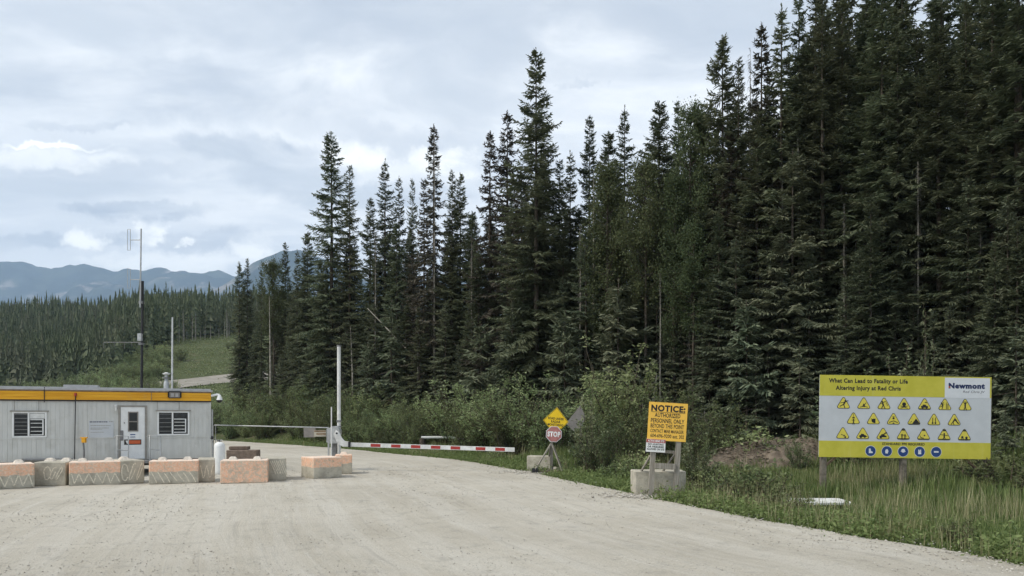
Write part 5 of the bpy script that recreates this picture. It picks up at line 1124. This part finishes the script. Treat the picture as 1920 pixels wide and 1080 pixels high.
# panel centre x: photo 1250 at 790 -> local
cxn, czn = NX(1250.5, 790), NZ(790.5) ; pw, ph = 72.5 * kn, 71.5 * kn
pn = empty('yellow_panel', (cxn, -.062, czn), (0, R_(.4), 0)); pn.parent = e
MB().box(-pw / 2, pw / 2, 0, .014, -ph / 2, ph / 2).build('panel', M['notice_yellow'], pn, bevel=.003)
for body, w_, h_, cz_, b_, cx_ in (('NOTICE:', .88, .17, .345, .025, 0), ('AUTHORIZED', .66, .115, .165, .010, -.01), ('PERSONNEL ONLY', .86, .115, .02, .010, .0), ('BEYOND THIS POINT', .86, .11, -.118, .008, 0), ('CONTACT MINE MANAGER', .86, .09, -.25, .005, 0)):
    text(body, w_ * pw, h_ * ph, cx_, cz_ * ph, -.0015, M['ink'], pn, bold=b_)
text('604-696-9200', .54 * pw, .095 * ph, -.15 * pw, -.375 * ph, -.0015, M['ink'], pn, bold=.006); text('ext. 302', .29 * pw, .095 * ph, .30 * pw, -.375 * ph, -.0015, M['ink'], pn, bold=.006)
MB().box(-.44 * pw, .44 * pw, -.002, 0, .238 * ph, .249 * ph).build('underline', M['ink'], pn)
ap = empty('white_panel', (NX(1228, 838), -.085, NZ(836)), (0, 0, 0)); ap.parent = e; aw, ah = 36 * kn, 24 * kn
MB().box(-aw / 2, aw / 2, 0, .01, -ah / 2, ah / 2).build('panel', M['white'], ap); MB().box(-aw / 2 + .004, aw / 2 - .004, -.0015, -.0001, ah * .22, ah / 2 - .004).build('red_header', M['red'], ap)
text('ACTIVE MINE SITE', aw * .86, .06, 0, ah * .36, -.003, M['white'], ap, bold=.02)
for k2, bd_ in enumerate(('NO HUNTING', 'OR FIREARMS', 'ALLOWED ON SITE')): text(bd_, aw * (.8, .84, .9)[k2], .052, 0, ah * (.10 - .19 * k2), -.0015, M['ink'], ap, bold=.02)

# ------------------------------------------------------------------ large warning board
Yw = 21.0; kw = Yw / F; WX0 = (1695 - 960) * kw; zg = hz(WX0, Yw)
e = empty('warning_board', (WX0, Yw, 0), (0, R_(.85), 0)); tag(e, 'large yellow and white warning board with rows of triangle pictograms on posts', 'sign')
WXf = lambda px: (px - 1695) * kw; WZf = lambda py, px=1695: CH + (HZ - py + (px - 1695) * .0148) * kw
x0, x1 = WXf(1534), WXf(1856); zt, zb_ = WZf(705), WZf(859)
zy = zt - (744 - 705) * kw; zw = zb_ + (859 - 826) * kw * .93
bb = empty('board', (0, 0, 0)); bb.parent = e
MB().box(x0, x1, .0, .02, zb_, zt).build('backing_panel', M['panel_white'], e, bevel=.002)
xlg = WXf(1768.5); xre = WXf(1853)
MB().box(x0, xlg, -.003, -.0001, zy, zt).build('header_print', M['lime'], e)
MB().box(xlg, xre, -.003, -.0001, zy - .01, zt - .03).build('logo_panel', M['logo_white'], e); MB().box(xlg + .001, x1, -.003, -.0001, zt - .029, zt).box(xre + .001, x1, -.003, -.0001, zy, zt - .03).build('header_print', M['lime'], e)
MB().box(x0, x1, -.003, -.0001, zb_, zw).build('footer_print', M['lime'], e)
bpy.data.objects.remove(bb)
text('What Can Lead to Fatality or Life', 148 * kw, .165, WXf(1625), WZf(716.5), -.0045, M['ink'], e, bold=.018); text('Altering Injury at Red Chris', 122 * kw, .165, WXf(1625), WZf(730), -.0045, M['ink'], e, bold=.018)
text('Newmont', 68 * kw, .16, WXf(1809.5), WZf(722), -.0045, M['navy'], e, bold=.035); text('Red Chris JV', 41 * kw, .085, WXf(1823), WZf(733.5), -.0045, M['grey_ink'], e, bold=0, shear=.2)
MB().prism([(WXf(1775.6), WZf(726)), (WXf(1779.2), WZf(726)), (WXf(1775.6), WZf(721.5))], -.0065, -.0046).build('logo_accent', M['orange_ink'], e)
text('STANDARD PPE REQUIRED', 80 * kw, .085, WXf(1692.5), WZf(833), -.0045, M['ink'], e, bold=.018)
def rounded_tri(r_, rr):
    pts = []
    cs = [(0, r_), (r_ * .866, -r_ * .5), (-r_ * .866, -r_ * .5)]
    for q, (cx, cz) in enumerate(cs):
        base = [90, -30, 210][q]; icx, icz = cx * (1 - 2 * rr / r_), cz * (1 - 2 * rr / r_)
        for d_ in (60, 30, 0, -30, -60): pts.append((icx + rr * math.cos(R_(base + d_)), icz + rr * math.sin(R_(base + d_))))
    return pts
TRI_O, TRI_I = rounded_tri(.245, .045), rounded_tri(.215, .035)
def pict(shapes, y0=-.009, y1=-.0071):
    m = MB(); n_ = 0
    for k0, s_ in enumerate(shapes):
        ya = y0 - k0 * .0002
        if s_[0] == 'd': m.prism(ngon(s_[3], 12, 0, s_[1], s_[2]), ya, y1)
        elif s_[0] == 'l':
            a, b = Vector((s_[1], 0, s_[2])), Vector((s_[3], 0, s_[4])); q = (b - a).normalized().cross(Vector((0, 1, 0))) * s_[5] / 2; m.prism([((a - q).x, (a - q).z), ((b - q).x, (b - q).z), ((b + q).x, (b + q).z), ((a + q).x, (a + q).z)], ya, y1)
        else: m.prism(list(s_[1]), ya, y1)
    return m
def man(x=0, z=0, s=1., arms=((-.5, .3), (.5, .3)), legs=((-.35, -1), (.35, -1)), lean=0.):
    h_ = .045 * s; o = [('d', x + lean * .1 * s, z + .085 * s, .020 * s), ('l', x + lean * .08 * s, z + .065 * s, x, z, .034 * s)]
    for a in arms: o.append(('l', x + lean * .07 * s, z + .055 * s, x + a[0] * .09 * s + lean * .07 * s, z + .055 * s + a[1] * .09 * s, .014 * s))
    for a in legs: o.append(('l', x, z + .005 * s, x + a[0] * .09 * s, z + a[1] * .085 * s, .018 * s))
    return o
G = .0
base_ = [('p', [(-.14, -.093), (.14, -.093), (.14, -.078), (-.14, -.078)])]; roofs = [('p', [(-.04, .118), (.04, .118), (.022, .155), (-.022, .155)])]
car = [('p', [(-.09, -.06), (.09, -.06), (.085, -.02), (.04, -.01), (.02, .02), (-.04, .02), (-.06, -.015), (-.09, -.02)]), ('d', -.05, -.065, .02), ('d', .05, -.065, .02)]
PICS = [man(0, -.01, 1.1, ((-1.1, -.2), (.9, .5)), ((-1., -.5), (.4, -1.)), .4), [('d', 0, .0, .022), ('p', [(-.06, -.06), (.06, -.06), (.02, -.02), (-.02, -.02)]), ('l', 0, -.03, .06, .05, .014), ('l', -.1, -.07, -.05, -.055, .014), ('l', .05, -.055, .1, -.07, .014)],
        man(-.02, -.01, 1.1, ((.9, .4), (-.7, -.3)), ((-.5, -1), (.5, -1)), -.3) + [('l', .05, .06, .09, -.03, .01)], [('d', 0, .02, .05), ('p', [(-.03, -.01), (.03, -.01), (.022, -.05), (-.022, -.05)]), ('l', -.09, -.02, .09, -.08, .016), ('l', .09, -.02, -.09, -.08, .016)],
        car + base_ + [('p', [(.0, .07), (.06, .06), (.05, .085), (.01, .09)])], man(-.05, -.01, .9, ((.6, .6), (.7, 0)), ((-.8, -.3), (-.3, -1)), -.4) + [('l', .035, -.09, .035, .08, .01), ('l', .08, -.09, .08, .05, .01)] + [('l', .035, z_, .08, z_, .008) for z_ in (-.06, -.03, 0, .03)],
        man(0, -.02, 1.1, ((-.6, .7), (.6, .7))) + [('l', -.04, .12, .04, .12, .008)],
        [('l', .0, .15, .0, .06, .008), ('p', [(-.03, .06), (.03, .06), (.03, .03), (-.03, .03)])] + man(0, -.06, .75, ((-.7, .1), (.7, .1))), [('d', .0, -.02, .05), ('p', [(.0, -.08), (.05, -.08), (.05, .03), (.0, .03)]), ('l', -.06, .03, -.02, .0, .014)],
        [('p', [(-.11, -.05), (0, -.01), (.11, -.05), (.11, -.07), (0, -.03), (-.11, -.07)]), ('d', 0, .045, .028), ('p', [(-.025, -.09), (.025, -.09), (.02, -.065), (-.02, -.065)]), ('l', -.03, .09, .03, .09, .01)],
        [('p', [(-.05, -.09), (.16, -.09), (.05, .05)]), ('d', -.07, -.03, .012), ('d', -.1, -.05, .01), ('l', -.13, -.088, .1, -.088, .01)], [('d', -.035, -.06, .024), ('l', -.035, -.05, -.035, .08, .016), ('d', .035, -.06, .024), ('l', .035, -.05, .035, .08, .016)],
        man(-.035, -.03, .9, ((.9, .1), (.7, -.3)), ((-.6, -.8), (.4, -.9)), .5) + [('p', [(.01, .1), (.05, .02), (.12, -.06), (.1, -.08), (.03, .0)])],
        [('p', [(.0, -.05), (.03, .0), (.05, -.04)]), ('l', -.04, .0, .0, -.02, .018), ('d', .06, -.07, .024), ('l', .02, -.04, .06, -.03, .012)], car + [('d', -.05, -.06, .03), ('l', .08, -.04, .12, -.06, .014)],
        car[:1] + [('d', -.06, -.06, .03), ('l', .0, .0, .09, .07, .026), ('l', .05, .06, .11, .03, .012)], man(-.035, -.05, .8) + man(.04, -.05, .75, ((.6, -.2), (-.6, 0))) + base_ + roofs,
        [('l', -.1, -.0, -.06, -.07, .014), ('l', -.08, -.05, .0, -.07, .016), ('d', .02, .0, .018)] + base_ + roofs, man(0, -.04, 1.05, ((-1., .1), (1., -.1)), ((-.35, -.5), (.35, -.5))) + base_ + roofs,
        [('d', -.055, -.03, .03), ('l', -.055, -.05, -.08, -.08, .016), ('l', -.04, -.05, -.02, -.08, .014), ('d', .05, -.04, .03), ('p', [(.02, -.08), (.08, -.08), (.07, -.05), (.03, -.05)])] + base_ + roofs]
TX = [(1579, 1617, 1655, 1692.5, 1731, 1769, 1807), (1598, 1635.5, 1673, 1711.5, 1749, 1787), (1578.5, 1616, 1654, 1692, 1730, 1768.5, 1806.5)]; TY = (758, 786.5, 814.5)
i_ = 0
for row, ty in zip(TX, TY):
    for tx in row:
        tr = empty('warning_triangle', (WXf(tx), 0, WZf(ty + 1.5))); tr.parent = e
        MB().prism(TRI_O, -.005, -.0001).build('border', M['ink'], tr); MB().prism(TRI_I, -.007, -.0051).build('yellow_face', M['tri_yellow'], tr)
        pict([tuple([s_[0]] + [c_ * 1.12 for c_ in s_[1:]]) if s_[0] != 'p' else ('p', [(a * 1.12, b * 1.12) for a, b in s_[1]]) for s_ in PICS[i_ % len(PICS)]]).build('pictogram', M['ink'], tr); i_ += 1
PPE = [[('p', [(-.05, .07), (.0, .07), (.01, .0), (.06, -.02), (.06, -.06), (-.05, -.06)])], [('p', [(-.04, -.06), (.02, -.07), (.045, .0), (.02, .06), (-.03, .05), (-.05, 0)])], [('d', 0, .02, .055), ('p', [(-.07, -.005), (.07, -.005), (.07, .01), (-.07, .01)])],
       [('p', [(-.045, -.07), (.045, -.07), (.04, .06), (.015, .06), (0, .02), (-.015, .06), (-.04, .06)])], [('p', [(-.065, -.02), (.065, -.02), (.065, .025), (-.065, .025)])]]
for q, bx in enumerate((1631, 1661.5, 1692, 1723, 1754)):
    bg_ = empty('equipment_badge', (WXf(bx), 0, WZf(846.5))); bg_.parent = e
    MB().prism(ngon(.155, 24, 0), -.0048, -.0031).build('rim', M['logo_white'], bg_); MB().prism(ngon(.143, 24, 0), -.006, -.0049).build('disc', M['badge_blue'], bg_); pict(PPE[q], -.0085, -.0061).build('pictogram', M['logo_white'], bg_)
for px_, base_px in ((1538.5, 0), (1691.5, 0), (1849.5, 0)):
    MB().box(WXf(px_) - .075 + (.10 if px_ < 1600 else .06), WXf(px_) + .075 + (.10 if px_ < 1600 else .06), .023, .17, -.6, zt - .25).build('post', M['post_wood'], e, bevel=.006)
MB().bar((WXf(1543), .2, WZf(884)), (WXf(1585), .2, WZf(848)), .09, .05).build('brace', M['wood_brown'], e); MB().bar((WXf(1845), .2, WZf(884)), (WXf(1803), .2, WZf(848)), .10, .05).build('brace', M['wood_brown'], e)
for zz in (zb_ + .25, zt - .35): MB().box(x0 + .1, x1 - .1, .171, .21, zz, zz + .14).build('rear_rail', M['wood'], e)
# white slab lying by the left post
P = Vector((8.0, 19.55, 0)); e = empty('white_slab', (P.x, P.y, hz(P.x, P.y) + .12), (R_(3), R_(1), R_(8))); tag(e, 'flat white board lying in the grass at the left post of the warning board', 'board')
MB().box(-.95, .95, -.35, .45, 0, .06).build('sheet', M['dirty_white'], e, bevel=.01)

# ------------------------------------------------------------------ air
hzm = bpy.data.materials.new('pale_air'); hzm.use_nodes = True; t = NT(hzm.node_tree); pv = t.new('ShaderNodeVolumePrincipled'); o_ = t.new('ShaderNodeOutputMaterial'); t.l.new(pv.outputs[0], o_.inputs['Volume'])
pv.inputs['Color'].default_value = (.58, .76, 1.0, 1); pv.inputs['Density'].default_value = 8.5e-5; pv.inputs['Anisotropy'].default_value = .0
hb = MB().box(-17200, 17200, -4600, 10900, -40, 2250).build('haze', hzm); tag(hb, 'thin blue air between the camera and the far mountains', 'haze', kind='stuff')
